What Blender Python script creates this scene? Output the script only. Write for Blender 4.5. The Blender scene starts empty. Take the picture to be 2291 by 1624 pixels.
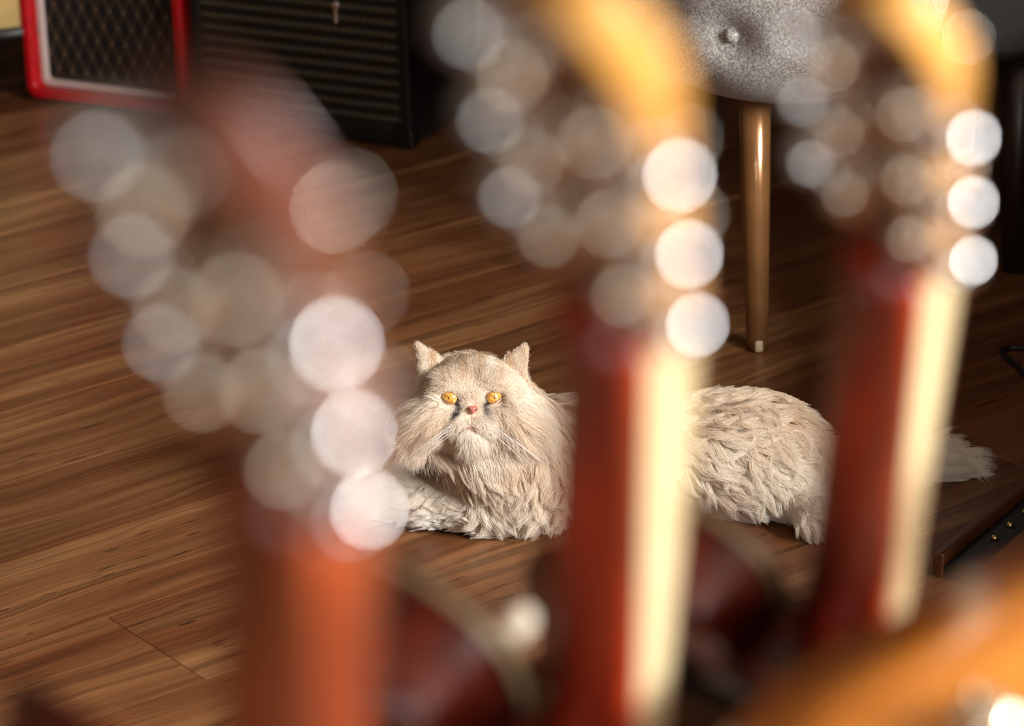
import bpy, bmesh, math, random
import numpy as np
from mathutils import Vector, Matrix, kdtree

random.seed(7); rng = np.random.default_rng(11)
scene = bpy.context.scene
COL = scene.collection

# ------------------------------------------------------------------ camera
FPX, CAM_H, PITCH, ROLL = 7640.0, 1.41, math.radians(21.7), math.radians(-1.9)
CX, CY = 1145.5, 812.0
cam_data = bpy.data.cameras.new('camera')
cam = bpy.data.objects.new('camera', cam_data); COL.objects.link(cam)
cam_data.sensor_width = 36.0
cam_data.lens = FPX * 36.0 / 2291.0
cam_data.clip_start = 0.05; cam_data.clip_end = 50
cam.matrix_world = (Matrix.Translation((0, 0, CAM_H)) @ Matrix.Rotation(math.pi/2 - PITCH, 4, 'X')
                    @ Matrix.Rotation(ROLL, 4, 'Z'))
scene.camera = cam
cam_data.dof.use_dof = True
cam_data.dof.focus_distance = 3.385
cam_data.dof.aperture_fstop = 5.9
cam_data.dof.aperture_blades = 0

# ------------------------------------------------------------------ world, lights, exposure
world = bpy.data.worlds.new('world'); scene.world = world; world.use_nodes = True
world.node_tree.nodes['Background'].inputs[0].default_value = (0.9, 0.93, 1.0, 1)
world.node_tree.nodes['Background'].inputs[1].default_value = 0.6
scene.view_settings.view_transform = 'Standard'
scene.view_settings.look = 'None'
scene.view_settings.gamma = 1.0
scene.view_settings.exposure = 0.0
scene.view_settings.use_curve_mapping = False

def window_light(name, loc, target, sx, sy, power, colour):
    d = bpy.data.lights.new(name, 'AREA'); d.shape = 'RECTANGLE'; d.size = sx; d.size_y = sy
    d.energy = power; d.color = colour
    o = bpy.data.objects.new(name, d); COL.objects.link(o)
    o.location = loc
    o.rotation_euler = (Vector(target) - Vector(loc)).to_track_quat('-Z', 'Y').to_euler()
    return o
# daylight just outside the two windows of the room
window_light('daylight_side_window', (2.78, 0.5, 1.80), (0.0, 0.7, 1.4), 1.8, 1.3, 680, (1.0, 0.97, 0.94))
window_light('daylight_rear_window', (0.35, -2.38, 1.70), (0.3, 3.0, 1.2), 1.6, 1.1, 75, (1.0, 0.98, 0.96))

# ------------------------------------------------------------------ helpers
_r = Vector((1, 0, 0)); _t = Vector((0, math.sin(PITCH), math.cos(PITCH))); _f = Vector((0, math.cos(PITCH), -math.sin(PITCH)))
_c, _s = math.cos(ROLL), math.sin(ROLL)
IR = _r*_c + _t*_s            # picture right, in the world
IT = -_r*_s + _t*_c           # picture up
IC = -_f                      # towards the viewer
def ray(px, py):
    return IR*((px-CX)/FPX) + IT*((CY-py)/FPX) + _f
def atz(px, py, z):           # measured point of the photograph at height z
    d = ray(px, py); return Vector((0, 0, CAM_H)) + d*((z-CAM_H)/d.z)
def atd(px, py, depth):       # measured point of the photograph at a given distance
    return Vector((0, 0, CAM_H)) + ray(px, py)*depth

def tag(o, label=None, cat=None, group=None, kind=None):
    if label: o['label'] = label
    if cat: o['category'] = cat
    if group: o['group'] = group
    if kind: o['kind'] = kind
    return o
def empty(name, mat=None, parent=None):
    o = bpy.data.objects.new(name, None); COL.objects.link(o); o.empty_display_size = 0.05
    if mat is not None: o.matrix_world = mat
    if parent: o.parent = parent
    return o
def mesh_obj(name, verts, faces, mat, parent=None, smooth=False, bevel=0, segs=2):
    me = bpy.data.meshes.new(name); me.from_pydata([tuple(v) for v in verts], [], faces); me.update()
    return link(name, me, mat, parent, smooth, bevel, segs)
def link(name, me, mat, parent=None, smooth=False, bevel=0, segs=2):
    if mat: me.materials.append(mat)
    o = bpy.data.objects.new(name, me); COL.objects.link(o)
    if parent: o.parent = parent
    if bevel:
        m = o.modifiers.new('bevel', 'BEVEL'); m.width = bevel; m.segments = segs; m.limit_method = 'ANGLE'; m.angle_limit = math.radians(40)
    if smooth or bevel:
        me.shade_smooth() if hasattr(me, 'shade_smooth') else [setattr(p, 'use_smooth', True) for p in me.polygons]
        if bevel:
            m = o.modifiers.new('normals', 'WEIGHTED_NORMAL'); m.keep_sharp = False
    return o
def bm_obj(name, bm, mat, parent=None, smooth=False, bevel=0, segs=2):
    bmesh.ops.recalc_face_normals(bm, faces=bm.faces[:])
    me = bpy.data.meshes.new(name); bm.to_mesh(me); bm.free()
    return link(name, me, mat, parent, smooth, bevel, segs)
def box(bm, x0, x1, y0, y1, z0, z1):
    v = [bm.verts.new((x, y, z)) for x in (x0, x1) for y in (y0, y1) for z in (z0, z1)]
    for f in ((0,1,3,2), (4,6,7,5), (0,4,5,1), (2,3,7,6), (0,2,6,4), (1,5,7,3)): bm.faces.new([v[i] for i in f])
def box_obj(name, x0, x1, y0, y1, z0, z1, mat, parent=None, bevel=0, segs=2):
    bm = bmesh.new(); box(bm, x0, x1, y0, y1, z0, z1); return bm_obj(name, bm, mat, parent, False, bevel, segs)
def lathe(bm, prof, n=24, M=None, cap=True):     # prof: (radius, height) pairs along +Z
    M = M or Matrix.Identity(4); rings = []
    for r, z in prof:
        rings.append([bm.verts.new(M @ Vector((r*math.cos(2*math.pi*i/n), r*math.sin(2*math.pi*i/n), z))) for i in range(n)])
    for a, b in zip(rings, rings[1:]):
        for i in range(n): bm.faces.new((a[i], a[(i+1) % n], b[(i+1) % n], b[i]))
    if cap: bm.faces.new(rings[0][::-1]); bm.faces.new(rings[-1])
def tube(bm, pts, rad, n=8):
    pts = [Vector(p) for p in pts]; rings = []
    for i, p in enumerate(pts):
        d = (pts[min(i+1, len(pts)-1)] - pts[max(i-1, 0)]).normalized()
        a = d.orthogonal().normalized() if i == 0 else (pa - d*pa.dot(d)).normalized()
        pa = a; b = d.cross(a); r = rad[i] if hasattr(rad, '__len__') else rad
        rings.append([bm.verts.new(p + (a*math.cos(2*math.pi*k/n) + b*math.sin(2*math.pi*k/n))*r) for k in range(n)])
    for a, b in zip(rings, rings[1:]):
        for k in range(n): bm.faces.new((a[k], a[(k+1) % n], b[(k+1) % n], b[k]))
    bm.faces.new(rings[0][::-1]); bm.faces.new(rings[-1])
def catmull(pts, n=6, closed=True):
    P = [Vector(p) for p in pts]; N = len(P); out = []
    for i in range(N if closed else N-1):
        g = (lambda k: P[k % N]) if closed else (lambda k: P[min(max(k, 0), N-1)])
        a, b, c, d = g(i-1), g(i), g(i+1), g(i+2)
        for j in range(n):
            t = j/n
            out.append(0.5*((2*b) + (c-a)*t + (2*a-5*b+4*c-d)*t*t + (3*b-a-3*c+d)*t**3))
    if not closed: out.append(P[-1])
    return out
def frame(origin, x, y, z):
    M = Matrix.Identity(4)
    for i, v in enumerate((x, y, z, origin)):
        for k in range(3): M[k][i] = v[k]
    return M

# ------------------------------------------------------------------ materials
def srgb(r, g, b):
    f = lambda c: (c/255/12.92) if c/255 <= 0.04045 else ((c/255+0.055)/1.055)**2.4
    return (f(r), f(g), f(b), 1)
def new_mat(name):
    m = bpy.data.materials.new(name); m.use_nodes = True
    return m, m.node_tree, m.node_tree.nodes['Principled BSDF']
def N(nt, kind, **inp):
    n = nt.nodes.new(kind)
    for k, v in inp.items():
        if k.startswith('_'): setattr(n, k[1:], v)
        else:
            key = int(k[1:]) if k[0] == 'i' and k[1:].isdigit() else k.replace('__', ' ')
            n.inputs[key].default_value = v
    return n
def ramp(nt, src, stops, interp='LINEAR'):
    r = nt.nodes.new('ShaderNodeValToRGB'); r.color_ramp.interpolation = interp
    e = r.color_ramp.elements
    while len(e) < len(stops): e.new(0.5)
    for el, (p, c) in zip(e, stops): el.position = p; el.color = c if len(c) == 4 else (*c, 1)
    nt.links.new(src, r.inputs[0]); return r
def g4(v): return (v, v, v, 1)
def mixc(nt, fac, a, b, mode='MIX'):
    m = nt.nodes.new('ShaderNodeMix'); m.data_type = 'RGBA'; m.blend_type = mode
    for sock, val in ((m.inputs[0], fac), (m.inputs[6], a), (m.inputs[7], b)):
        if hasattr(val, 'is_linked') or hasattr(val, 'links'): nt.links.new(val, sock)
        else: sock.default_value = val
    return m.outputs[2]
def simple(name, col, rough=0.5, metal=0.0, noise=0.0, nscale=40, coat=0.0, bump=0.0, spec=0.5):
    m, nt, b = new_mat(name)
    b.inputs['Roughness'].default_value = rough; b.inputs['Metallic'].default_value = metal
    b.inputs['Coat Weight'].default_value = coat; b.inputs['Specular IOR Level'].default_value = spec
    tc = N(nt, 'ShaderNodeTexCoord'); nz = N(nt, 'ShaderNodeTexNoise', Scale=nscale, Detail=4.0)
    nt.links.new(tc.outputs['Object'], nz.inputs['Vector'])
    lo = tuple(c*(1-noise) for c in col[:3]) + (1,); hi = tuple(min(1, c*(1+noise)) for c in col[:3]) + (1,)
    rp = ramp(nt, nz.outputs['Fac'], [(0.3, lo), (0.7, hi)]); nt.links.new(rp.outputs[0], b.inputs['Base Color'])
    if bump:
        bp = N(nt, 'ShaderNodeBump', Strength=bump, Distance=0.001); nt.links.new(nz.outputs['Fac'], bp.inputs['Height']); nt.links.new(bp.outputs[0], b.inputs['Normal'])
    return m
def wood(name, dark, light, scale=(2, 30, 30), rough=0.35, coat=0.0, lo=0.3, hi=0.7):
    m, nt, b = new_mat(name)
    tc = N(nt, 'ShaderNodeTexCoord'); mp = N(nt, 'ShaderNodeMapping'); mp.inputs['Scale'].default_value = scale
    nz = N(nt, 'ShaderNodeTexNoise', Scale=1.0, Detail=6.0, Distortion=0.4)
    nt.links.new(tc.outputs['Object'], mp.inputs['Vector']); nt.links.new(mp.outputs[0], nz.inputs['Vector'])
    rp = ramp(nt, nz.outputs['Fac'], [(lo, dark), (hi, light)]); nt.links.new(rp.outputs[0], b.inputs['Base Color'])
    b.inputs['Roughness'].default_value = rough; b.inputs['Coat Weight'].default_value = coat; b.inputs['Coat Roughness'].default_value = 0.08
    return m

def floor_material():
    m, nt, b = new_mat('walnut_laminate'); L = nt.links.new
    tc = N(nt, 'ShaderNodeTexCoord'); oi = N(nt, 'ShaderNodeObjectInfo')
    off = N(nt, 'ShaderNodeVectorMath', _operation='MULTIPLY', i1=(17.3, 9.1, 5.0))
    cmb = N(nt, 'ShaderNodeCombineXYZ')
    for i in range(3): L(oi.outputs['Random'], cmb.inputs[i])
    L(cmb.outputs[0], off.inputs[0])
    add = N(nt, 'ShaderNodeVectorMath', _operation='ADD'); L(tc.outputs['Object'], add.inputs[0]); L(off.outputs[0], add.inputs[1])
    # slow wandering of the grain
    wn = N(nt, 'ShaderNodeTexNoise', Scale=3.2, Detail=2.0); mw = N(nt, 'ShaderNodeMapping'); mw.inputs['Scale'].default_value = (1, 2.5, 1)
    L(add.outputs[0], mw.inputs['Vector']); L(mw.outputs[0], wn.inputs['Vector'])
    ws = N(nt, 'ShaderNodeVectorMath', _operation='SCALE'); ws.inputs['Scale'].default_value = 0.05
    wm = N(nt, 'ShaderNodeVectorMath', _operation='SUBTRACT', i1=(0.5, 0.5, 0.5)); L(wn.outputs['Color'], wm.inputs[0]); L(wm.outputs[0], ws.inputs[0])
    ad2 = N(nt, 'ShaderNodeVectorMath', _operation='ADD'); L(add.outputs[0], ad2.inputs[0]); L(ws.outputs[0], ad2.inputs[1])
    def stretched(sx, sy, sc, det, rough=0.6, src=ad2):
        mp = N(nt, 'ShaderNodeMapping'); mp.inputs['Scale'].default_value = (sx, sy, 1)
        n = N(nt, 'ShaderNodeTexNoise', Scale=sc, Detail=det, Roughness=rough)
        L(src.outputs[0], mp.inputs['Vector']); L(mp.outputs[0], n.inputs['Vector']); return n.outputs['Fac']
    broad = stretched(0.55, 9, 2.4, 4)
    mid = stretched(0.7, 26, 3.0, 6, 0.65)
    fine = stretched(1.1, 170, 3.0, 6, 0.75)
    c1 = ramp(nt, broad, [(0.30, srgb(98, 60, 36)), (0.48, srgb(134, 89, 55)), (0.66, srgb(166, 120, 78))]).outputs[0]
    hue = stretched(0.4, 7, 2.0, 2)
    c1 = mixc(nt, ramp(nt, hue, [(0.42, g4(0)), (0.62, g4(0.75))]).outputs[0], c1, srgb(112, 62, 34))
    m1 = ramp(nt, mid, [(0.32, g4(0.5)), (0.50, g4(1.0)), (0.75, g4(1.22))]).outputs[0]
    col = mixc(nt, 0.85, c1, m1, 'MULTIPLY')
    f1 = ramp(nt, fine, [(0.38, g4(0.42)), (0.58, g4(1.16))]).outputs[0]
    col = mixc(nt, 0.8, col, f1, 'MULTIPLY')
    # dark streaks
    dk = stretched(0.45, 16, 3.6, 3, 0.55)
    dkr = ramp(nt, dk, [(0.63, g4(0)), (0.74, g4(0.8))]).outputs[0]
    col = mixc(nt, dkr, col, srgb(62, 36, 20), 'MIX')
    # knots with rings
    vm = N(nt, 'ShaderNodeMapping'); vm.inputs['Scale'].default_value = (1.5, 7.5, 1)
    vo = N(nt, 'ShaderNodeTexVoronoi', Scale=1.0); L(ad2.outputs[0], vm.inputs['Vector']); L(vm.outputs[0], vo.inputs['Vector'])
    kn = ramp(nt, vo.outputs['Distance'], [(0.035, g4(1)), (0.11, g4(0.55)), (0.17, g4(0))]).outputs[0]
    wv = N(nt, 'ShaderNodeMath', _operation='SINE'); mu = N(nt, 'ShaderNodeMath', _operation='MULTIPLY', i1=130.0); L(vo.outputs['Distance'], mu.inputs[0]); L(mu.outputs[0], wv.inputs[0])
    rg = N(nt, 'ShaderNodeMapRange', From__Min=-1.0, From__Max=1.0, To__Min=0.45, To__Max=1.0); L(wv.outputs[0], rg.inputs['Value'])
    kf = N(nt, 'ShaderNodeMath', _operation='MULTIPLY'); L(kn, kf.inputs[0]); L(rg.outputs[0], kf.inputs[1])
    sel = N(nt, 'ShaderNodeSeparateColor'); L(vo.outputs['Color'], sel.inputs[0])
    gt = N(nt, 'ShaderNodeMath', _operation='GREATER_THAN', i1=0.62); L(sel.outputs[0], gt.inputs[0])
    kf2 = N(nt, 'ShaderNodeMath', _operation='MULTIPLY'); L(kf.outputs[0], kf2.inputs[0]); L(gt.outputs[0], kf2.inputs[1])
    col = mixc(nt, kf2.outputs[0], col, srgb(58, 38, 24), 'MIX')
    # short pores
    po = stretched(16, 130, 1.6, 0, 0.5, add)
    por = ramp(nt, po, [(0.78, g4(0)), (0.81, g4(0.8))]).outputs[0]
    col = mixc(nt, por, col, srgb(40, 24, 14), 'MIX')
    # board to board
    hv = N(nt, 'ShaderNodeMapRange', To__Min=0.82, To__Max=1.12); L(oi.outputs['Random'], hv.inputs['Value'])
    hs = N(nt, 'ShaderNodeHueSaturation'); L(hv.outputs[0], hs.inputs['Value']); L(col, hs.inputs['Color'])
    L(hs.outputs[0], b.inputs['Base Color'])
    rr = N(nt, 'ShaderNodeMapRange', To__Min=0.25, To__Max=0.40); L(fine, rr.inputs['Value']); L(rr.outputs[0], b.inputs['Roughness'])
    bp = N(nt, 'ShaderNodeBump', Strength=0.15, Distance=0.0006); L(fine, bp.inputs['Height']); L(bp.outputs[0], b.inputs['Normal'])
    b.inputs['Specular IOR Level'].default_value = 0.35
    return m

M_FLOOR = floor_material()
M_SUB = simple('floor_joint_dark', srgb(38, 24, 15), 0.8, noise=0.1)
M_WALL = simple('dim_plaster', srgb(58, 44, 33), 0.9, noise=0.06, nscale=3, bump=0.1)
M_CEIL = simple('ceiling_paint', srgb(120, 108, 94), 0.95, noise=0.03, nscale=2)
M_TRIM = simple('white_paint', srgb(215, 210, 200), 0.45, noise=0.03)
M_CHROME = simple('chrome', (0.86, 0.87, 0.88, 1), 0.12, 1.0, noise=0.03)
M_NICKEL = simple('aged_nickel', (0.72, 0.68, 0.60, 1), 0.22, 1.0, noise=0.08)
M_BRASS = simple('brass', (0.80, 0.58, 0.26, 1), 0.25, 1.0, noise=0.1)
M_BLACK = simple('black_plastic', srgb(14, 13, 12), 0.4, noise=0.2)

# ------------------------------------------------------------------ room shell
X0, X1, Y0, Y1, ZC = -2.2, 2.6, -2.2, 5.6, 2.7
fl = box_obj('floor', X0, X1, Y0, Y1, -0.06, -0.008, M_SUB); tag(fl, 'brown walnut laminate floor laid in long diagonal boards', 'floor', kind='structure')
GA = math.radians(36.6); gd = Vector((math.cos(GA), math.sin(GA))); gp = Vector((-gd.y, gd.x))
jA = Vector(atz(240, 1380, 0)[:2]); jB = Vector(atz(460, 1520, 0)[:2])
PW, PL = 0.172, 1.285
v_top = jA.dot(gp); u_joint = (jA.dot(gd)+jB.dot(gd))/2
def clip_poly(poly):
    for ax, lim, sg in ((0, X0, 1), (0, X1, -1), (1, Y0, 1), (1, Y1, -1)):
        out = []
        for i in range(len(poly)):
            a, b = poly[i], poly[(i+1) % len(poly)]
            ia, ib = (a[ax]-lim)*sg >= 0, (b[ax]-lim)*sg >= 0
            if ia: out.append(a)
            if ia != ib: out.append(a + (b-a)*((lim-a[ax])/(b[ax]-a[ax])))
        poly = out
        if len(poly) < 3: return []
    return poly
pr = random.Random(3)
def plank_mesh(poly):
    bm = bmesh.new(); n = len(poly); e = 0.0002
    c = sum(poly, Vector((0, 0)))/n
    lo = [bm.verts.new((p.x, p.y, -0.008)) for p in poly]
    md = [bm.verts.new((p.x, p.y, -e*1.2)) for p in poly]
    tp = []
    for p in poly:
        d = c-p; tp.append(bm.verts.new((p.x+math.copysign(min(e*1.6, abs(d.x)), d.x), p.y+math.copysign(min(e*1.2, abs(d.y)), d.y), 0)))
    for a, b in ((lo, md), (md, tp)):
        for i in range(n): bm.faces.new((a[i], a[(i+1) % n], b[(i+1) % n], b[i]))
    bm.faces.new(tp); bm.faces.new(lo[::-1])
    bmesh.ops.recalc_face_normals(bm, faces=bm.faces[:])
    me = bpy.data.meshes.new('plank'); bm.to_mesh(me); bm.free(); me.materials.append(M_FLOOR); return me
GAP = 0.0006; full = None
corners = [Vector((x, y)) for x in (X0, X1) for y in (Y0, Y1)]
us = [c.dot(gd) for c in corners]; vs = [c.dot(gp) for c in corners]
k0 = math.floor((min(vs)-v_top)/PW)-1; k1 = math.ceil((max(vs)-v_top)/PW)+1
for k in range(k0, k1+1):
    va = v_top + (k-1)*PW; off = u_joint if k == 0 else u_joint + PL*(0.37*k + pr.uniform(-.08, .08))
    i0 = math.floor((min(us)-off)/PL)-1; i1 = math.ceil((max(us)-off)/PL)+1
    for i in range(i0, i1+1):
        ua = off + i*PL
        poly = [gd*u + gp*v for u, v in ((ua+GAP/2, va+GAP/2), (ua+PL-GAP/2, va+GAP/2), (ua+PL-GAP/2, va+PW-GAP/2), (ua+GAP/2, va+PW-GAP/2))]
        cp = clip_poly(poly)
        if not cp: continue
        cen = gd*(ua+PL/2) + gp*(va+PW/2)
        whole = len(cp) == 4 and all((a-b).length < 1e-6 for a, b in zip(cp, poly))
        loc = [Vector(((p-cen).dot(gd), (p-cen).dot(gp))) for p in cp]
        if whole:
            full = full or plank_mesh(loc); me = full
        else: me = plank_mesh(loc)
        o = bpy.data.objects.new('plank', me); COL.objects.link(o)
        o.parent = fl; o.location = (cen.x, cen.y, 0); o.rotation_euler = (0, 0, GA)

def wall(name, rects, axis, pos, thick, label):
    bm = bmesh.new()
    for a0, a1, z0, z1 in rects:
        if axis == 'x': box(bm, min(pos, pos+thick), max(pos, pos+thick), a0, a1, z0, z1)
        else: box(bm, a0, a1, min(pos, pos+thick), max(pos, pos+thick), z0, z1)
    tag(bm_obj(name, bm, M_WALL), label, 'wall', kind='structure')
T = 0.12
wall('wall_back', [(X0-T, X1+T, -.06, ZC)], 'y', Y1, T, 'dim plaster wall behind the amplifiers')
wall('wall_left', [(Y0, Y1, -.06, ZC)], 'x', X0, -T, 'dim plaster wall at the amplifier end of the room')
SW = (-0.4, 1.4, 1.15, 2.45); RW = (-0.45, 1.15, 1.15, 2.25)
wall('wall_right', [(Y0, SW[0], -.06, ZC), (SW[1], Y1, -.06, ZC), (SW[0], SW[1], -.06, SW[2]), (SW[0], SW[1], SW[3], ZC)], 'x', X1, T, 'plaster wall pierced by the wide window')
wall('wall_front', [(X0-T, RW[0], -.06, ZC), (RW[1], X1+T, -.06, ZC), (RW[0], RW[1], -.06, RW[2]), (RW[0], RW[1], RW[3], ZC)], 'y', Y0, -T, 'plaster wall pierced by the smaller window')
tag(box_obj('ceiling', X0-T, X1+T, Y0-T, Y1+T, ZC, ZC+.08, M_CEIL), 'plain pale ceiling', 'ceiling', kind='structure')
def window(name, W, axis, pos, label):
    e = empty(name); tag(e, label, 'window', kind='structure')
    def b(n, a0, a1, z0, z1, d0, d1, m):
        return box_obj(n, d0, d1, a0, a1, z0, z1, m, e) if axis == 'x' else box_obj(n, a0, a1, d0, d1, z0, z1, m, e)
    w = 0.05; d0, d1 = sorted((pos, pos+(0.07 if axis == 'x' else -0.07)))
    b('window_frame', W[0], W[1], W[2], W[2]+w, d0, d1, M_TRIM); b('window_frame', W[0], W[1], W[3]-w, W[3], d0, d1, M_TRIM)
    b('window_frame', W[0], W[0]+w, W[2]+w, W[3]-w, d0, d1, M_TRIM); b('window_frame', W[1]-w, W[1], W[2]+w, W[3]-w, d0, d1, M_TRIM)
    c = (W[0]+W[1])/2; b('mullion', c-.02, c+.02, W[2]+w, W[3]-w, d0, d1, M_TRIM)
window('window_1', SW, 'x', X1+.02, 'wide white framed window in the side wall')
window('window_2', RW, 'y', Y0-.02, 'white framed window behind the photographer')
tag(box_obj('baseboard_back', X0, X1, Y1-.015, Y1, 0, .08, M_TRIM), 'white skirting board along the rear wall', 'baseboard', kind='structure')

# ------------------------------------------------------------------ amplifiers
M_RED = simple('red_vinyl', srgb(190, 8, 20), 0.38, noise=0.15, nscale=120, bump=0.1)
M_PIPING = simple('ivory_piping', srgb(216, 196, 190), 0.4, noise=0.04)
M_TOLEX = simple('black_tolex', srgb(16, 17, 18), 0.5, noise=0.3, nscale=220, bump=0.3)
def diamond_cloth():
    m, nt, b = new_mat('diamond_grille_cloth'); L = nt.links.new
    tc = N(nt, 'ShaderNodeTexCoord'); sp = N(nt, 'ShaderNodeSeparateXYZ'); L(tc.outputs['Object'], sp.inputs[0])
    acc = None
    for sg in (1, -1):
        z = N(nt, 'ShaderNodeMath', _operation='MULTIPLY', i1=0.5*sg); L(sp.outputs['Z'], z.inputs[0])
        a = N(nt, 'ShaderNodeMath', _operation='ADD'); L(sp.outputs['X'], a.inputs[0]); L(z.outputs[0], a.inputs[1])
        md = N(nt, 'ShaderNodeMath', _operation='PINGPONG', i1=0.0115); L(a.outputs[0], md.inputs[0])
        lt = N(nt, 'ShaderNodeMath', _operation='LESS_THAN', i1=0.0022 if sg > 0 else 0.0013); L(md.outputs[0], lt.inputs[0])
        if acc is None: acc = lt.outputs[0]
        else:
            s = N(nt, 'ShaderNodeMath', _operation='ADD'); L(acc, s.inputs[0]); L(lt.outputs[0], s.inputs[1]); acc = s.outputs[0]
    wv = N(nt, 'ShaderNodeTexNoise', Scale=900.0, Detail=1.0); L(tc.outputs['Object'], wv.inputs['Vector'])
    rp = ramp(nt, acc, [(0.0, srgb(17, 11, 7)), (0.5, srgb(76, 56, 38)), (1.0, srgb(132, 120, 96))])
    # two crossings add up to more than one
    hf = N(nt, 'ShaderNodeMath', _operation='MULTIPLY', i1=0.5); L(acc, hf.inputs[0]); L(hf.outputs[0], rp.inputs[0])
    c = mixc(nt, 0.5, rp.outputs[0], ramp(nt, wv.outputs['Fac'], [(0.3, g4(0.6)), (0.7, g4(1.3))]).outputs[0], 'MULTIPLY')
    L(c, b.inputs['Base Color']); b.inputs['Roughness'].default_value = 0.85
    return m
def stripe_cloth():
    m, nt, b = new_mat('basket_weave_cloth'); L = nt.links.new
    tc = N(nt, 'ShaderNodeTexCoord'); sp = N(nt, 'ShaderNodeSeparateXYZ'); L(tc.outputs['Object'], sp.inputs[0])
    def wave(sock, period, ph=0):
        md = N(nt, 'ShaderNodeMath', _operation='PINGPONG', i1=period/2); L(sock, md.inputs[0])
        dv = N(nt, 'ShaderNodeMath', _operation='DIVIDE', i1=period/2); L(md.outputs[0], dv.inputs[0]); return dv.outputs[0]
    rz = wave(sp.outputs['Z'], 0.0165); rx = wave(sp.outputs['X'], 0.0105)
    rb = ramp(nt, rz, [(0.30, g4(0)), (0.42, g4(1))]).outputs[0]
    md = ramp(nt, rz, [(0.86, g4(0)), (0.95, g4(1))]).outputs[0]
    xs = ramp(nt, rx, [(0.2, g4(0.35)), (0.7, g4(1))]).outputs[0]
    c = mixc(nt, rb, srgb(6, 6, 5), srgb(54, 49, 37)); hl = mixc(nt, xs, srgb(56, 50, 38), srgb(138, 128, 106)); c = mixc(nt, md, c, hl)
    L(c, b.inputs['Base Color']); b.inputs['Roughness'].default_value = 0.8
    return m
M_DIAMOND = diamond_cloth(); M_WEAVE = stripe_cloth()

def rrect(w, z0, z1, r, n=5):
    out = []
    for cx, cz, a0 in ((w/2-r, z0+r, -90), (w/2-r, z1-r, 0), (-w/2+r, z1-r, 90), (-w/2+r, z0+r, 180)):
        for i in range(n+1):
            a = math.radians(a0+90*i/n); out.append((cx+r*math.cos(a), cz+r*math.sin(a)))
    return out
def ring_prism(bm, outer, inner, y0, y1):
    n = len(outer)
    A = [[bm.verts.new((p[0], y, p[1])) for p in poly] for poly, y in ((outer, y0), (inner, y0), (inner, y1), (outer, y1))]
    for a, b in zip(A, A[1:]+A[:1]):
        for i in range(n): bm.faces.new((a[i], a[(i+1) % n], b[(i+1) % n], b[i]))
def amp_root(label, bl, br):
    bl, br = Vector((bl.x, bl.y, 0)), Vector((br.x, br.y, 0)); x = (br-bl).normalized()
    y = Vector((-x.y, x.x, 0))                     # away from the viewer
    e = empty('guitar_amplifier', frame((bl+br)/2, x, y, Vector((0, 0, 1)))); tag(e, label, 'amplifier')
    return e, (br-bl).length
# red amplifier with diamond cloth
a1, w1 = amp_root('small red guitar amplifier with diamond grille cloth and ivory piping', atz(60, 228, 0), atz(420, 276, 0))
h1, d1 = 0.33, 0.17
bm = bmesh.new(); out = rrect(w1, 0.006, h1, .018); ring_prism(bm, out, rrect(w1-.030, .021, h1-.015, .010), 0.0, d1)
bm.faces.new([bm.verts.new((p[0], d1-.01, p[1])) for p in rrect(w1-.028, .02, h1-.014, .01)])
cab = bm_obj('cabinet', bm, M_RED, a1, False, 0.005, 3)
bm = bmesh.new(); ring_prism(bm, rrect(w1-.0302, .0212, h1-.0152, .010), rrect(w1-.050, .0308, h1-.0248, .006), .018, .030); bm_obj('piping', bm, M_PIPING, a1, False, 0.002, 2)
box_obj('grille_cloth', -w1/2+.024, w1/2-.024, .026, .034, .030, h1-.024, M_DIAMOND, a1)
for sx in (-1, 1):
    for yy in (.02, d1-.02): 
        bm = bmesh.new(); lathe(bm, [(.010, 0), (.011, .008)], 12, Matrix.Translation((sx*(w1/2-.03), yy, 0))); bm_obj('foot', bm, M_BLACK, a1, True)
bm = bmesh.new(); tube(bm, [(-.05, d1/2, h1), (-.045, d1/2, h1+.02), (.045, d1/2, h1+.02), (.05, d1/2, h1)], .006, 8); bm_obj('handle', bm, M_BLACK, a1, True)
# black amplifier with basket weave cloth
a2, w2 = amp_root('black guitar amplifier with ribbed basket weave grille and silver badge', atz(440, 278, 0), atz(921, 341, 0))
h2, d2 = 0.36, 0.20
bm = bmesh.new(); ring_prism(bm, rrect(w2, .006, h2, .006), rrect(w2-.030, .028, h2-.015, .003), 0.0, d2)
bm.faces.new([bm.verts.new((p[0], d2-.01, p[1])) for p in rrect(w2-.028, .022, h2-.014, .003)])
bm_obj('cabinet', bm, M_TOLEX, a2, False, 0.004, 3)
box_obj('grille_cloth', -w2/2+.014, w2/2-.014, .006, .02, .027, h2-.014, M_WEAVE, a2)
bm = bmesh.new()
lathe(bm, [(.0060, 0), (.0068, .002), (.005, .005), (.001, .006)], 16, Matrix.Translation((.060, .006, .190)) @ Matrix.Rotation(math.radians(90), 4, 'X')); box(bm, .0578, .0622, .0015, .006, .166, .185)
bm_obj('badge', bm, M_CHROME, a2, False, 0.0008, 2)
for sx in (-1, 1):
    bm = bmesh.new()
    for zz in (.0,): box(bm, sx*(w2/2-.012)-.0145, sx*(w2/2-.012)+.0145, -.0025, .024, .0045, .030)
    bm_obj('corner_guard', bm, M_BLACK, a2, False, 0.004, 3)
    for yy in (.03, d2-.03):
        bm = bmesh.new(); lathe(bm, [(.010, 0), (.011, .008)], 12, Matrix.Translation((sx*(w2/2-.04), yy, 0))); bm_obj('foot', bm, M_BLACK, a2, True)
bm = bmesh.new(); tube(bm, [(-.07, d2/2, h2), (-.065, d2/2, h2+.02), (.065, d2/2, h2+.02), (.07, d2/2, h2)], .007, 8); bm_obj('handle', bm, M_BLACK, a2, True)

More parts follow.
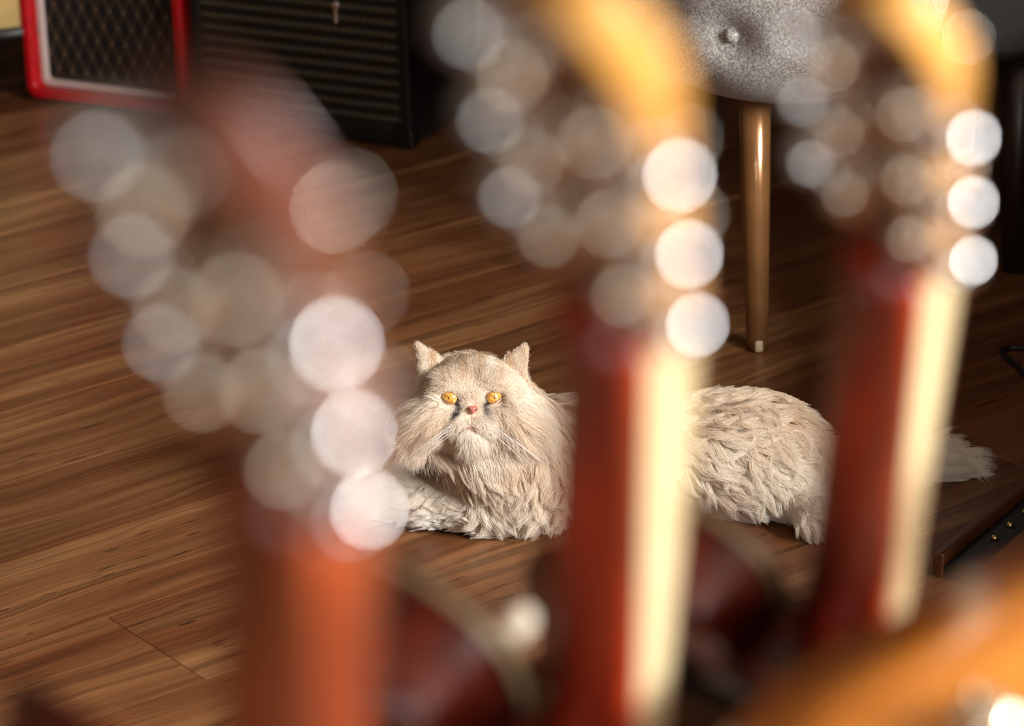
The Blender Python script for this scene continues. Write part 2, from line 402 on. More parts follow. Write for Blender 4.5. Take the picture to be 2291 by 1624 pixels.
# ------------------------------------------------------------------ grey tufted chair
def tweed():
    m, nt, b = new_mat('grey_tweed'); L = nt.links.new
    tc = N(nt, 'ShaderNodeTexCoord')
    n1 = N(nt, 'ShaderNodeTexNoise', Scale=420.0, Detail=3.0, Roughness=0.7); L(tc.outputs['Object'], n1.inputs['Vector'])
    rp = ramp(nt, n1.outputs['Fac'], [(0.36, srgb(98, 94, 90)), (0.50, srgb(150, 147, 143)), (0.64, srgb(206, 203, 198))]); L(rp.outputs[0], b.inputs['Base Color'])
    bp = N(nt, 'ShaderNodeBump', Strength=0.5, Distance=0.001); L(n1.outputs['Fac'], bp.inputs['Height']); L(bp.outputs[0], b.inputs['Normal'])
    b.inputs['Roughness'].default_value = 0.95; b.inputs['Sheen Weight'].default_value = 0.3
    return m
M_TWEED = tweed()
M_GOLDLEG = simple('bronze_lacquered_wood', srgb(132, 92, 54), 0.24, 0.45, noise=0.12, nscale=25, coat=0.5)
M_TIP = simple('bare_wood_tip', srgb(206, 184, 156), 0.6, noise=0.1)
M_DARKLEG = simple('dark_wood_leg', srgb(40, 24, 15), 0.4, noise=0.2)
legA = atz(1695, 782, 0); legB = atz(1583, 388, 0)
seat_z = 0.0
topA = atd(1687, 205, 3.62)
seat_z = topA.z
chair = empty('upholstered_chair', Matrix.Translation((legA.x+.15, legA.y+.28, 0))); tag(chair, 'grey tweed chair with button tufting on tapered bronze legs', 'chair')
cinv = Vector((legA.x+.15, legA.y+.28, 0))
btn = atd(1651, 96, 3.63)
def shell_point(th, ph):                           # rounded bucket underside to rim
    pass
SC = Vector((legA.x+.045, legA.y+.17, 0)); RX, RY = 0.19, 0.25
bm = bmesh.new(); NU, NV = 72, 44; rows = []
btn_dirs = []
for j in range(NV+1):
    t = j/NV; row = []
    ph = -math.pi/2 + t*math.pi*0.98
    for i in range(NU):
        th = 2*math.pi*i/NU
        cph, sph = math.cos(ph), math.sin(ph)
        rr = abs(cph)**0.42; zz = math.copysign(abs(sph)**0.8, sph)
        x, y, z = RX*rr*math.cos(th), RY*rr*math.sin(th), zz*(0.16) + 0.16
        row.append(Vector((SC.x+x, SC.y+y, seat_z-.055+z)))
    rows.append(row)
buttons = []
for dx in (-2, -1, 0, 1, 2):
    th = math.radians(-115 + dx*44)
    buttons.append(Vector((SC.x+RX*0.985*math.cos(th), SC.y+RY*0.985*math.sin(th), btn.z)))
for row in rows:
    for v in row:
        for b_ in buttons:
            d = (v-b_).length
            pull = 0.020*math.exp(-(d/0.028)**2)
            if pull > 1e-4:
                c = Vector((SC.x, SC.y, v.z)); v += (c-v).normalized()*pull
vr = [[bm.verts.new(v) for v in row] for row in rows]
for a, b in zip(vr, vr[1:]):
    for i in range(NU): bm.faces.new((a[i], a[(i+1) % NU], b[(i+1) % NU], b[i]))
bm.faces.new(vr[0][::-1]); bm.faces.new(vr[-1])
for v in bm.verts: v.co -= cinv
seat = bm_obj('seat', bm, M_TWEED, chair, True)
ss = seat.modifiers.new('soften', 'SUBSURF'); ss.levels = 1; ss.render_levels = 1
for b_ in buttons:
    n_ = Vector((b_.x-SC.x, b_.y-SC.y, -.02)).normalized()
    bm = bmesh.new(); Mx = Matrix.Translation(b_ - n_*.021 - cinv) @ n_.to_track_quat('Z', 'Y').to_matrix().to_4x4()
    lathe(bm, [(.0072, 0), (.0088, .004), (.0078, .0085), (.004, .0105), (.0008, .011)], 18, Mx); bm_obj('button', bm, M_TWEED, chair, True)
# curved backrest rising behind, out of the picture
bm = bmesh.new(); R = []
for i in range(25):
    th = math.radians(10 + 160*i/24); ring = []
    for (r, z) in ((.86, seat_z+.22), (.98, seat_z+.24), (1.06, seat_z+.48), (1.0, seat_z+.52), (.9, seat_z+.51), (.82, seat_z+.26)):
        ring.append(bm.verts.new(Vector((SC.x+RX*r*math.cos(th), SC.y+RY*r*math.sin(th), z))-cinv))
    R.append(ring)
for a, b in zip(R, R[1:]):
    for i in range(6): bm.faces.new((a[i], a[(i+1) % 6], b[(i+1) % 6], b[i]))
bm.faces.new(R[0][::-1]); bm.faces.new(R[-1]); bk = bm_obj('backrest', bm, M_TWEED, chair, True)
def leg(p0, p1, r0, r1, mat):
    bm = bmesh.new(); p0 = Vector(p0); p1 = Vector(p1)
    pts = [p0, p0.lerp(p1, .03), p0.lerp(p1, .5), p1]; tube(bm, [p-cinv for p in pts], [r0*.96, r0, (r0+r1)/2, r1], 20)
    return bm_obj('leg', bm, mat, chair, True)
l0 = leg((legA.x, legA.y, 0), (topA.x+.012, legA.y+.075, topA.z+.02), .0124, .0205, M_GOLDLEG)
bm = bmesh.new(); box(bm, legA.x-cinv.x-.004, legA.x-cinv.x+.005, legA.y-cinv.y-.0125, legA.y-cinv.y-.006, .001, .014); bm_obj('worn_tip', bm, M_TIP, l0, False, .002, 2)
leg((legB.x, legB.y-.04, 0), (legB.x+.01, legA.y+.34, seat_z+.03), .0108, .0188, M_DARKLEG)
leg((legA.x+.17, legA.y-.01, 0), (legA.x+.15, legA.y+.05, seat_z+.03), .0108, .0188, M_GOLDLEG)
leg((legA.x+.20, legA.y+.38, 0), (legA.x+.14, legA.y+.30, seat_z+.03), .0108, .0188, M_DARKLEG)

# ------------------------------------------------------------------ black leather bench with a dark leg
M_LEATHER = simple('black_leather', srgb(26, 25, 23), 0.42, noise=0.2, nscale=150, bump=0.2)
M_THREAD = simple('pale_thread', srgb(150, 140, 122), 0.7)
pl = atz(2268, 604, 0)
bx0, bx1, by0, by1 = pl.x-.085, pl.x+.60, pl.y-.05, pl.y+.50
be = empty('leather_bench', Matrix.Translation(((bx0+bx1)/2, (by0+by1)/2, 0))); tag(be, 'black leather bench with a stitched seat and dark wooden legs', 'bench')
bo = Vector(((bx0+bx1)/2, (by0+by1)/2, 0)); bz = atd(2250, 125, (pl-Vector((0, 0, CAM_H))).dot(_f)-.1).z
sb = box_obj('seat', bx0-bo.x, bx1-bo.x, by0-bo.y, by1-bo.y, bz, bz+.14, M_LEATHER, be, .02, 4)
for k in range(34):
    x = bx0-bo.x+.03+k*.019
    box_obj('stitch', x, x+.012, by0-bo.y-.0012, by0-bo.y+.001, bz+.0845, bz+.0862, M_THREAD, sb)
for x, y in ((pl.x, pl.y), (bx1-.1, pl.y), (pl.x, by1-.05), (bx1-.1, by1-.05)):
    bm = bmesh.new(); tube(bm, [Vector((x, y, 0))-bo, Vector((x, y, bz*.5))-bo, Vector((x, y, bz+.01))-bo], [.014, .019, .024], 14); bm_obj('leg', bm, M_DARKLEG, be, True)

# ------------------------------------------------------------------ things at the far end and on the floor
post = atz(1066, 88, 0)
lp = empty('floor_lamp', Matrix.Translation(post)); tag(lp, 'slim pale floor lamp pole standing beyond the black amplifier', 'lamp')
M_PALE = simple('pale_lacquer', srgb(196, 176, 136), 0.4, noise=0.06)
bm = bmesh.new(); tube(bm, [(0, 0, .012), (0, 0, 1.35)], .014, 14); bm_obj('pole', bm, M_PALE, lp, True)
bm = bmesh.new(); lathe(bm, [(.040, 0), (.042, .004), (.040, .012), (.016, .016)], 28); bm_obj('base', bm, M_PALE, lp, True)
bm = bmesh.new(); lathe(bm, [(.17, 1.25), (.12, 1.5)], 28, cap=False); s_ = bm_obj('shade', bm, M_PALE, lp, True); s_.modifiers.new('thick', 'SOLIDIFY').thickness = .003
# cream drum by the red amplifier
dp = atz(-14, 200, 0)
dr = empty('floor_drum', Matrix.Translation((dp.x, dp.y+.06, 0))); tag(dr, 'cream shelled drum on a black stand beside the red amplifier', 'drum')
M_DRUM = simple('cream_drum_shell', srgb(214, 184, 120), 0.3, noise=0.05, nscale=12, coat=.3)
bm = bmesh.new(); lathe(bm, [(.125, .095), (.135, .10), (.135, .36), (.125, .365)], 40); bm_obj('shell', bm, M_DRUM, dr, True)
for z in (.088, .345):
    bm = bmesh.new(); ro = 40; lathe(bm, [(.130, z), (.140, z+.002), (.140, z+.020), (.130, z+.022)], 40); bm_obj('hoop', bm, M_BLACK, dr, True)
for k in range(3):
    a = math.radians(35+120*k); bm = bmesh.new(); tube(bm, [(.15*math.cos(a), .15*math.sin(a), 0), (.145*math.cos(a), .145*math.sin(a), .2)], .007, 8); bm_obj('leg', bm, M_BLACK, dr, True)
# black cable
cp_ = [(2330, 838), (2300, 842), (2278, 822), (2252, 800), (2243, 785), (2262, 778), (2300, 781), (2350, 790)]
bm = bmesh.new(); tube(bm, catmull([atz(x, y, .0034) for x, y in cp_], 6, False), .0031, 8)
tag(bm_obj('cable', bm, M_BLACK, None, True), 'thin black cable looped on the dark floor beside the bench', 'cable')
# low wooden pedal board with brass jacks
pA = atz(2085, 1290, .0); pB = atz(2330, 1085, .0); ux = (pB-pA); ux.z = 0; Lb = ux.length; ux.normalize(); uy = Vector((-ux.y, ux.x, 0))
pb = empty('pedal_board', frame(pA, ux, -uy, Vector((0, 0, -1)))); pb.matrix_world = frame(pA, ux, uy, Vector((0, 0, 1)))
tag(pb, 'low dark wooden pedal board with brass jacks lying on the floor', 'pedal board')
M_BOARD = wood('board_wood', srgb(58, 30, 14), srgb(104, 58, 26), (4, 40, 40), .35)
box_obj('rim', 0, Lb+.2, -.012, 0, 0, .026, M_BOARD, pb, .003)
box_obj('panel', 0, Lb+.2, -.052, -.0122, 0, .016, M_BLACK, pb, .002)
box_obj('deck', 0, Lb+.2, -.20, -.0522, 0, .026, M_BOARD, pb, .003)
for t in (.30, .44, .58, .72):
    bm = bmesh.new(); lathe(bm, [(.0040, 0), (.0036, .003), (.0022, .004)], 12, Matrix.Translation((Lb*t, -.030, .0162))); bm_obj('jack', bm, M_BRASS, pb, True)

# unseen chest and shelves, added to shade the floor's right side and far end
M_SIDE = wood('chest_walnut', srgb(48, 28, 16), srgb(84, 52, 30), (4, 40, 40), .4)
sd = empty('shade_chest', Matrix.Translation((0.88, 3.13, 0))); tag(sd, 'low dark walnut chest added out of view to shade the right of the floor', 'chest')
box_obj('body', -.20, .20, -.53, .53, .03, .32, M_SIDE, sd, .006)
box_obj('lid', -.22, .22, -.55, .55, .3205, .345, M_SIDE, sd, .004)
for k in range(3):
    d_ = box_obj('drawer', -.216, -.2005, -.515+k*.35, -.185+k*.35, .05, .30, M_SIDE, sd, .003)
    box_obj('knob', -.232, -.2165, -.36+k*.35, -.34+k*.35, .17, .19, M_BRASS, d_, .004)
for x in (-.17, .17):
    for y in (-.48, .48): box_obj('foot', x-.025, x+.025, y-.025, y+.025, 0, .0295, M_SIDE, sd, .003)
bc = empty('shade_bookcase', Matrix.Translation((1.50, 3.45, 0))); tag(bc, 'tall dark walnut shelves added out of view to shade the far floor', 'shade_bookcase')  # unseen, added to keep window light off the far floor
for y in (-.72, .70): box_obj('side_panel', -.17, .17, y, y+.02, 0, 1.95, M_SIDE, bc, .002)
box_obj('back_panel', .152, .17, -.6995, .6995, .02, 1.93, M_SIDE, bc)
for k in range(6): box_obj('shelf', -.17, .1515, -.6995, .6995, .04+k*.375, .062+k*.375, M_SIDE, bc, .002)

# ------------------------------------------------------------------ guitars
M_NECK_RED = wood('cherry_neck_lacquer', srgb(52, 8, 3), srgb(158, 44, 10), (60, 60, 6), 0.34, 0.2)
M_NECK_BROWN = wood('amber_neck_lacquer', srgb(70, 22, 8), srgb(138, 58, 22), (60, 60, 6), 0.34, 0.25)
M_BODY_RED = wood('cherry_body_lacquer', srgb(52, 12, 5), srgb(112, 32, 10), (30, 30, 4), 0.42, 0.1)
M_HONEY = wood('honey_maple_lacquer', srgb(114, 56, 12), srgb(172, 108, 36), (70, 70, 5), 0.30, 0.5)
M_HONEY_RIM = wood('honey_rim_lacquer', srgb(150, 74, 18), srgb(186, 108, 34), (40, 40, 5), 0.3, 0.5)
M_CREAM = simple('aged_cream_binding', srgb(188, 173, 134), 0.28, noise=0.05, nscale=60, coat=0.3)
M_AMBER = wood('ambered_maple', srgb(152, 106, 42), srgb(178, 132, 62), (60, 60, 6), 0.3, 0.4)
M_VENEER = simple('dark_headstock_lacquer', srgb(48, 18, 9), 0.25, noise=0.2, coat=0.6)
M_ROSE = wood('rosewood', srgb(30, 16, 10), srgb(66, 38, 24), (80, 80, 8), 0.45)
M_BONE = simple('bone', srgb(238, 230, 210), 0.3, noise=0.03)
M_MAHOG = wood('dark_mahogany_lacquer', srgb(46, 19, 9), srgb(90, 40, 17), (60, 60, 6), 0.3, 0.5)
M_BUTTON = simple('worn_chrome', (0.60, 0.61, 0.62, 1), 0.13, 1.0, noise=0.05)
M_GEAR = simple('dull_nickel_gear', (0.64, 0.55, 0.44, 1), 0.16, 1.0, noise=0.08)
M_STRING = simple('steel_string', (0.75, 0.74, 0.72, 1), 0.25, 1.0)

def outline_body(straight=False):
    pts = [(0.020, 0.0), (0.024, -0.020), (0.040, -0.030), (0.080, -0.020), (0.120, -0.030), (0.150, -0.070), (0.160, -0.130), (0.164, -0.190), (0.167, -0.250), (0.170, -0.310), (0.165, -0.380), (0.120, -0.440), (0.0, -0.458)] if straight else [(0.0195, 0.018), (0.0205, 0.000), (0.025, -0.012), (0.032, -0.008), (0.036, 0.014), (0.046, 0.036), (0.076, 0.032), (0.116, -0.008), (0.134, -0.080), (0.130, -0.130),
           (0.130, -0.190), (0.150, -0.260), (0.172, -0.320), (0.160, -0.390), (0.110, -0.440), (0.0, -0.458)]
    mir = [(-x, z) for x, z in reversed(pts[:-1])]
    return [Vector((p.x, p.y)) for p in catmull([Vector((x, z, 0)) for x, z in pts+mir], 5)]
def prism_y(bm, poly, y0, y1):
    a = [bm.verts.new((p[0], y0, p[1])) for p in poly]; b = [bm.verts.new((p[0], y1, p[1])) for p in poly]
    n = len(poly)
    for i in range(n): bm.faces.new((a[i], a[(i+1) % n], b[(i+1) % n], b[i]))
    bm.faces.new(a); bm.faces.new(b[::-1])
NECK_L = 0.375
def make_guitar(label, M, neck, bodym, side, veneer, binding=True, head=None, tilt=6.65, group='guitars standing in the rack', knobm=None, straight=False, switch=True):
    """local axes: X across the strings, Y out of the front, Z along the neck; origin where the neck meets the body"""
    g = empty('electric_guitar', M); tag(g, label, 'guitar', group)
    SL = 0.017                                   # depth of the pale fingerboard slab
    ol = outline_body(straight); n = len(ol)
    # body: rounded front and back edges
    bm = bmesh.new(); cen = Vector((0, -0.22))
    rings = []
    for y, ins in ((-0.060, 0.010), (-0.057, 0.003), (-0.052, 0.0), (-SL-.006, 0.0), (-SL-.002, 0.002), (-SL, 0.006)):
        ring = []
        for i, p in enumerate(ol):
            t = (ol[(i+1) % n]-ol[i-1]).normalized(); nr = Vector((-t.y, t.x))
            q = p + nr*ins if True else p
            ring.append(bm.verts.new((q.x, y, q.y)))
        rings.append(ring)
    for a, b in zip(rings, rings[1:]):
        for i in range(n): bm.faces.new((a[i], a[(i+1) % n], b[(i+1) % n], b[i]))
    # carved front
    prev = rings[-1]
    for s, h in ((0.86, 0.003), (0.6, 0.009), (0.3, 0.012)):
        ring = [bm.verts.new((v.co.x*s, -SL+h-0.004, cen.y+(v.co.z-cen.y)*s)) for v in rings[-1]]
        for i in range(n): bm.faces.new((prev[i], prev[(i+1) % n], ring[(i+1) % n], ring[i]))
        prev = ring
    bm.faces.new(prev); bm.faces.new(rings[0][::-1])
    body = bm_obj('body', bm, bodym, g, smooth=True)
    if binding:
        bm = bmesh.new(); R = []
        for y, out in ((-SL+.0005, -.004), (-SL+.0006, .0008), (-SL-.0048, .0008), (-SL-.0048, -.001)):
            ring = []
            for i, p in enumerate(ol):
                t = (ol[(i+1) % n]-ol[i-1]).normalized(); nr = Vector((-t.y, t.x)); q = p - nr*out
                ring.append(bm.verts.new((q.x, y, q.y)))
            R.append(ring)
        for a, b in zip(R, R[1:]+R[:1]):
            for i in range(n): bm.faces.new((a[i], a[(i+1) % n], b[(i+1) % n], b[i]))
        bm_obj('binding', bm, M_CREAM, body, smooth=False)
    # neck back: half-round section swelling into a heel
    bm = bmesh.new(); R = []
    for z, w, d in ((NECK_L+.012, .0155, .012), (NECK_L, .0152, .0115), (NECK_L-.03, .0155, .0115), (.20, .0170, .0125), (.07, .0186, .0135), (.035, .0190, .017), (.012, .0195, .028), (-.01, .0195, .032), (-.05, .018, .032)):
        ring = [bm.verts.new((w*math.cos(a), -SL - d*abs(math.sin(a))**.9, z)) for a in [math.pi*i/16 for i in range(17)]]
        R.append(ring)
    for a, b in zip(R, R[1:]):
        for i in range(17): bm.faces.new((a[i], a[(i+1) % 17], b[(i+1) % 17], b[i]))
    bm.faces.new(R[0]); bm.faces.new(R[-1][::-1])
    bm_obj('neck', bm, neck, g, smooth=True)
    # fingerboard slab: pale sides, dark playing face on top
    def board(name, y0, y1, mat, par, inset=0.0):
        bm = bmesh.new(); R = []
        for z, w in ((NECK_L, .0153), (.20, .0172), (0, .0192), (-.085, .0200)):
            R.append([bm.verts.new((sx*(w-inset), y, z)) for sx, y in ((-1, y0), (1, y0), (1, y1), (-1, y1))])
        for a, b in zip(R, R[1:]):
            for i in range(4): bm.faces.new((a[i], a[(i+1) % 4], b[(i+1) % 4], b[i]))
        bm.faces.new(R[0]); bm.faces.new(R[-1][::-1])
        return bm_obj(name, bm, mat, par, False, 0.0008, 1)
    fb = board('fingerboard', -SL, -0.0008, side, g)
    board('playing_face', -0.0009, 0.0, M_ROSE, fb, 0.0022)
    for k in range(1, 20):
        z = NECK_L - 0.6285*(1-2**(-k/12))
        if z < -.08: break
        box_obj('fret', -.0142-.004*(1-z/NECK_L)*.8, .0142+.004*(1-z/NECK_L)*.8, -.0002, .0012, z-.0011, z+.0011, M_NICKEL, fb)
    # nut
    box_obj('nut', -.0156, .0156, -.010, .0018, NECK_L, NECK_L+.005, M_BONE, g, 0.0008, 1)
    # headstock, tilted back
    HSM = Matrix.Translation((0, -0.001, NECK_L+.005)) @ Matrix.Rotation(math.radians(tilt), 4, 'X'); hs = empty('headstock', None, g); hs.matrix_local = HSM
    half = [(.0154, 0), (.0160, .018), (.0185, .036), (.0198, .060), (.0202, .110), (.0218, .165), (.0210, .181), (.0150, .196), (.006, .204), (0, .206)]
    pts = [(x, z) for x, z in half] + [(-x, z) for x, z in reversed(half[:-1])]
    sm = []
    for i, (x, z) in enumerate(pts):
        sm.append((x, z))
    hp = [Vector((p.x, p.y)) for p in catmull([Vector((x, z, 0)) for x, z in pts], 4, closed=False)]
    TH = 0.0145
    bm = bmesh.new(); prism_y(bm, hp, -TH, -0.001); bm_obj('headstock_blank', bm, head or side, hs, False, 0.0012, 2)
    ins = [p*0.93 + Vector((0, .006)) for p in hp]
    bm = bmesh.new(); prism_y(bm, ins, -TH-.0012, -TH+.002); bm_obj('back_veneer', bm, veneer, hs, False, 0.0008, 1)
    bm = bmesh.new(); prism_y(bm, ins, -.002, 0.0004); bm_obj('face_veneer', bm, M_BLACK, hs, False, 0.0003, 1)
    for sx in (-1, 1):
        for k, z in enumerate((.0606, .1112, .1618)):
            x0 = sx*.012
            bm = bmesh.new()                        # worm gear housing on the back
            lathe(bm, [(.0045, -.003), (.0062, -.002), (.0065, .005), (.0052, .008), (.0022, .009)], 16, Matrix.Translation((x0, -TH-.002, z)) @ Matrix.Rotation(math.radians(90), 4, 'X'))
            box(bm, x0-.0048, x0+.0048, -TH-.0035, -TH-.001, z-.011, z+.011)
            h = bm_obj('tuning_machine', bm, M_GEAR, hs, True)
            bm = bmesh.new()                        # shaft and button
            tube(bm, [(x0+sx*.004, -TH-.004, z), (sx*.026, -TH-.003, z)], .0020, 8)
            bm_obj('shaft', bm, M_CHROME, h, True)
            bm = bmesh.new()
            Mx = Matrix.Translation((sx*.0225, -TH-.0028, z)) @ Matrix.Rotation(math.radians(90)*sx, 4, 'Y') @ Matrix.Diagonal((.55, 1, 1, 1))
            lathe(bm, [(.0028, 0), (.0052, .0015), (.0060, .005), (.0056, .0085), (.0036, .0108), (.001, .0112)], 18, Mx)
            bm_obj('button', bm, M_BUTTON, h, True)
            bm = bmesh.new()
            lathe(bm, [(.0052, -.001), (.0052, .002), (.0030, .002), (.0024, .005), (.0028, .0075), (.0026, .008)], 12, Matrix.Translation((x0, 0, z)) @ Matrix.Rotation(math.radians(-90), 4, 'X'))
            bm_obj('string_post', bm, M_NICKEL, h, True)
    # hardware on the front of the body
    for z in (-.115, -.215):
        p = box_obj('pickup', -.034, .034, -SL-.002, -.002, z-.018, z+.018, M_NICKEL, g, 0.003)
        box_obj('pickup_ring', -.043, .043, -SL-.004, -.009, z-.022, z+.022, M_CREAM, p, 0.002)
    box_obj('bridge', -.040, .040, -SL, -.001, -.262, -.250, M_NICKEL, g, 0.002)
    box_obj('tailpiece', -.048, .048, -SL, -.002, -.312, -.298, M_NICKEL, g, 0.003)
    for x, z in (((.060, -.290), (.127, -.315), (.055, -.345), (.085, -.395)) if straight else ((.085, -.30), (.120, -.315), (.080, -.355), (.118, -.370))):
        bm = bmesh.new(); lathe(bm, [(.0115, -.004), (.0120, 0), (.0095, .013), (.008, .0145), (.001, .0147)], 18, Matrix.Translation((x, -SL, z)) @ Matrix.Rotation(math.radians(-90), 4, 'X'))
        bm_obj('knob', bm, knobm or M_BRASS, g, True)
    sw = empty('pickup_switch', None, g) if switch else None
    if sw: bm = bmesh.new(); lathe(bm, [(.017, -.004), (.017, 0.0015), (.006, .002)], 24, Matrix.Translation((-.054, -SL, -.014)) @ Matrix.Rotation(math.radians(-90), 4, 'X')); bm_obj('switch_ring', bm, M_CREAM, sw, True)
    if sw: bm = bmesh.new(); lathe(bm, [(.003, 0), (.0028, .010), (.005, .012), (.0056, .022), (.003, .0255), (.0006, .026)], 14, Matrix.Translation((-.054, -SL, -.014)) @ Matrix.Rotation(math.radians(-78), 4, 'X')); bm_obj('switch_tip', bm, M_BONE, sw, True)
    bm = bmesh.new(); lathe(bm, [(.004, -.002), (.004, .008), (.008, .011), (.0075, .014), (.001, .015)], 14, Matrix.Translation((0, -.037, -.4585)) @ Matrix.Rotation(math.pi, 4, 'X')); bm_obj('strap_button', bm, M_CHROME, g, True)
    for k in range(6):
        x = (k-2.5)
        pz = (.0606, .1112, .1618)[k if k < 3 else 5-k]; sx = -1 if k < 3 else 1
        post = HSM @ Vector((sx*.012, .005, pz))
        bm = bmesh.new(); tube(bm, [post, (x*.0054, .0026, NECK_L+.002), (x*.0075, .001, -.256), (x*.0075, -.004, -.300)], .0004+.00012*k, 5)
        bm_obj('string', bm, M_STRING, g, True)
    return g

def guitar_frame(nut_px, nut_d, joint_px, joint_d, b_right):
    a = atd(*nut_px, nut_d); j = atd(*joint_px, joint_d)
    u = (a-j).normalized()
    ur, ut, uc = u.dot(IR), u.dot(IT), u.dot(IC)
    # back normal with the wanted sideways component, square to the neck, turned to the viewer
    k = -b_right*ur/uc; m = -ut/uc                # bc = k + m*bt
    A, B, C = 1+m*m, 2*k*m, k*k + b_right**2 - 1
    bt = (-B - math.sqrt(max(0, B*B-4*A*C)))/(2*A)
    b = IR*b_right + IT*bt + IC*(k+m*bt); b.normalize()
    y = -b; x = y.cross(u)
    # fingerboard centre sits in front of the neck's own centre line
    return frame(a - u*NECK_L + y*0.012, x, y, u)
GM = [guitar_frame((662, 1100), .77, (650, 2076), 1.12, -0.70), guitar_frame((1392, 720), .90, (1350, 1652), 1.25, -0.671), guitar_frame((2008, 588), 1.08, (1905, 1420), 1.43, -0.64)]
make_guitar('guitar with amber brown neck and chrome tuners, no pale edge', GM[0], M_NECK_BROWN, M_BODY_RED, M_NECK_BROWN, M_VENEER, binding=False, head=M_MAHOG)
make_guitar('cherry guitar with cream edged neck standing between the amber necked guitar and another cherry one', GM[1], M_NECK_RED, M_BODY_RED, M_CREAM, M_VENEER, head=M_AMBER)
make_guitar('cherry guitar with cream edged neck in front of the grey chair', GM[2], M_NECK_RED, M_BODY_RED, M_CREAM, M_VENEER, switch=False, head=M_AMBER)
# honey coloured guitar lying face up at the end of the rack
uu = (IR*.86 + IT*.44 - IC*.22).normalized(); yy_ = (IC*.86 + IT*.42 - IR*.10); yy_ = (yy_ - uu*yy_.dot(uu)).normalized(); xx_ = yy_.cross(uu)
HD = 1.12
kn_ = atd(2205, 1592, HD)
HG = make_guitar('honey coloured guitar body with silver knobs lying beside the standing guitars', frame(kn_ - xx_*.127 - yy_*(-.003) + uu*.315, xx_, yy_, uu), M_NECK_BROWN, M_HONEY, M_AMBER, M_VENEER, binding=False, tilt=10, group='guitars lying on the rack', knobm=M_GEAR, straight=True)
# the wooden rack that carries them, below the picture
M_RACK = wood('rack_wood', srgb(120, 70, 34), srgb(170, 110, 60), (3, 40, 40), .45)
feet = [M @ Vector((0, -.037, -.4745)) for M in GM]
rk = empty('guitar_rack', Matrix.Translation((feet[1].x, feet[1].y, 0))); tag(rk, 'wooden rack carrying the row of leaning guitars', 'rack')
ro_ = Vector((feet[1].x, feet[1].y, 0)); rdir = (feet[2]-feet[0]); rdir.z = 0; rdir.normalize(); rn = Vector((-rdir.y, rdir.x, 0)); zt = min((M @ Vector((p.x, -.06, p.y))).z for M in GM for p in outline_body())-.012
def rack_box(name, c, l, w, z0, z1):
    bm = bmesh.new(); box(bm, -l/2, l/2, -w/2, w/2, z0, z1); bm.transform(frame(Vector((c.x, c.y, 0))-ro_, rdir, rn, Vector((0, 0, 1)))); return bm_obj(name, bm, M_RACK, rk, False, .004, 2)
mid_ = (feet[0]+feet[2])/2; Lr = (feet[2]-feet[0]).length+.40
rack_box('tray', mid_, Lr, .16, zt-.03, zt)
for f in feet: rack_box('cradle', f, .03, .03, zt+.0005, f.z-.0105)
for a in (-1, 1):
    for b in (-1, 1): rack_box('leg', mid_+rdir*(a*(Lr/2-.04))+rn*(b*.055), .035, .035, 0, zt-.0305)
hb = HG.matrix_basis @ Vector((0.0, -.064, -.20))
rack_box('support_post', hb, .03, .03, 0, hb.z-.026)

# ------------------------------------------------------------------ the cat
CATH = atz(1056, 885, 0.150)                     # centre of the head
HX, HY, HZ = IR.copy(), IT.copy(), IC.copy()      # the cat looks up at the viewer
HZ = (Vector((0, 0, CAM_H))-CATH).normalized(); HX = (IR - HZ*IR.dot(HZ)).normalized(); HY = HZ.cross(HX)
HM = np.array([HX, HY, HZ]); HC = np.array(CATH)
def hp(x, y, z): return CATH + HX*x + HY*y + HZ*z
def A3(v): return np.array(v, dtype=np.float32)
prims = []
def ell(c, r, k, name, R=None): prims.append(dict(t='e', c=A3(c), r=A3(r), k=k, n=name, R=None if R is None else A3(R)))
def cap(a, b, ra, rb, k, name): prims.append(dict(t='c', a=A3(a), b=A3(b), ra=ra, rb=rb, k=k, n=name))
def tri(a, b, c, r, k, name): prims.append(dict(t='t', a=A3(a), b=A3(b), c=A3(c), r=r, k=k, n=name))
# body, along the floor to the right of the head
ell(atz(1165, 1055, .056), (.055, .052, .050), .02, 'chest')
ell(atz(1108, 962, .105), (.052, .050, .046), .03, 'ruff')
ell(atz(1240, 1015, .056), (.080, .062, .048), .03, 'flank')
ell(atz(1430, 1015, .055), (.105, .062, .045), .03, 'flank')
ell(atz(1640, 1005, .060), (.084, .064, .050), .03, 'rump')
ell(atz(1735, 1060, .040), (.070, .045, .034), .02, 'thigh')
ell(atz(1830, 1050, .036), (.055, .040, .028), .02, 'thigh')
# legs
cap(atz(1085, 1112, .034), atz(960, 1118, .028), .032, .023, .015, 'foreleg')
cap(atz(960, 1118, .028), atz(865, 1110, .024), .023, .019, .010, 'foreleg')
ell(atz(842, 1110, .020), (.024, .019, .018), .010, 'paw')
cap(atz(1010, 1070, .035), atz(925, 1058, .024), .024, .018, .010, 'foreleg2')
ell(atz(908, 1056, .022), (.019, .018, .018), .008, 'paw2')
cap(atz(1790, 1110, .030), atz(1830, 1150, .022), .022, .018, .010, 'hindpaw')
ell(atz(1836, 1158, .021), (.023, .019, .017), .008, 'hindpaw')
# tail
tl = [atz(1880, 1035, .030), atz(1990, 1040, .022), atz(2080, 1030, .018), atz(2140, 1030, .014)]
for a, b, ra, rb in zip(tl, tl[1:], (.020, .014, .011), (.014, .011, .006)): cap(a, b, ra, rb, .01, 'tail')
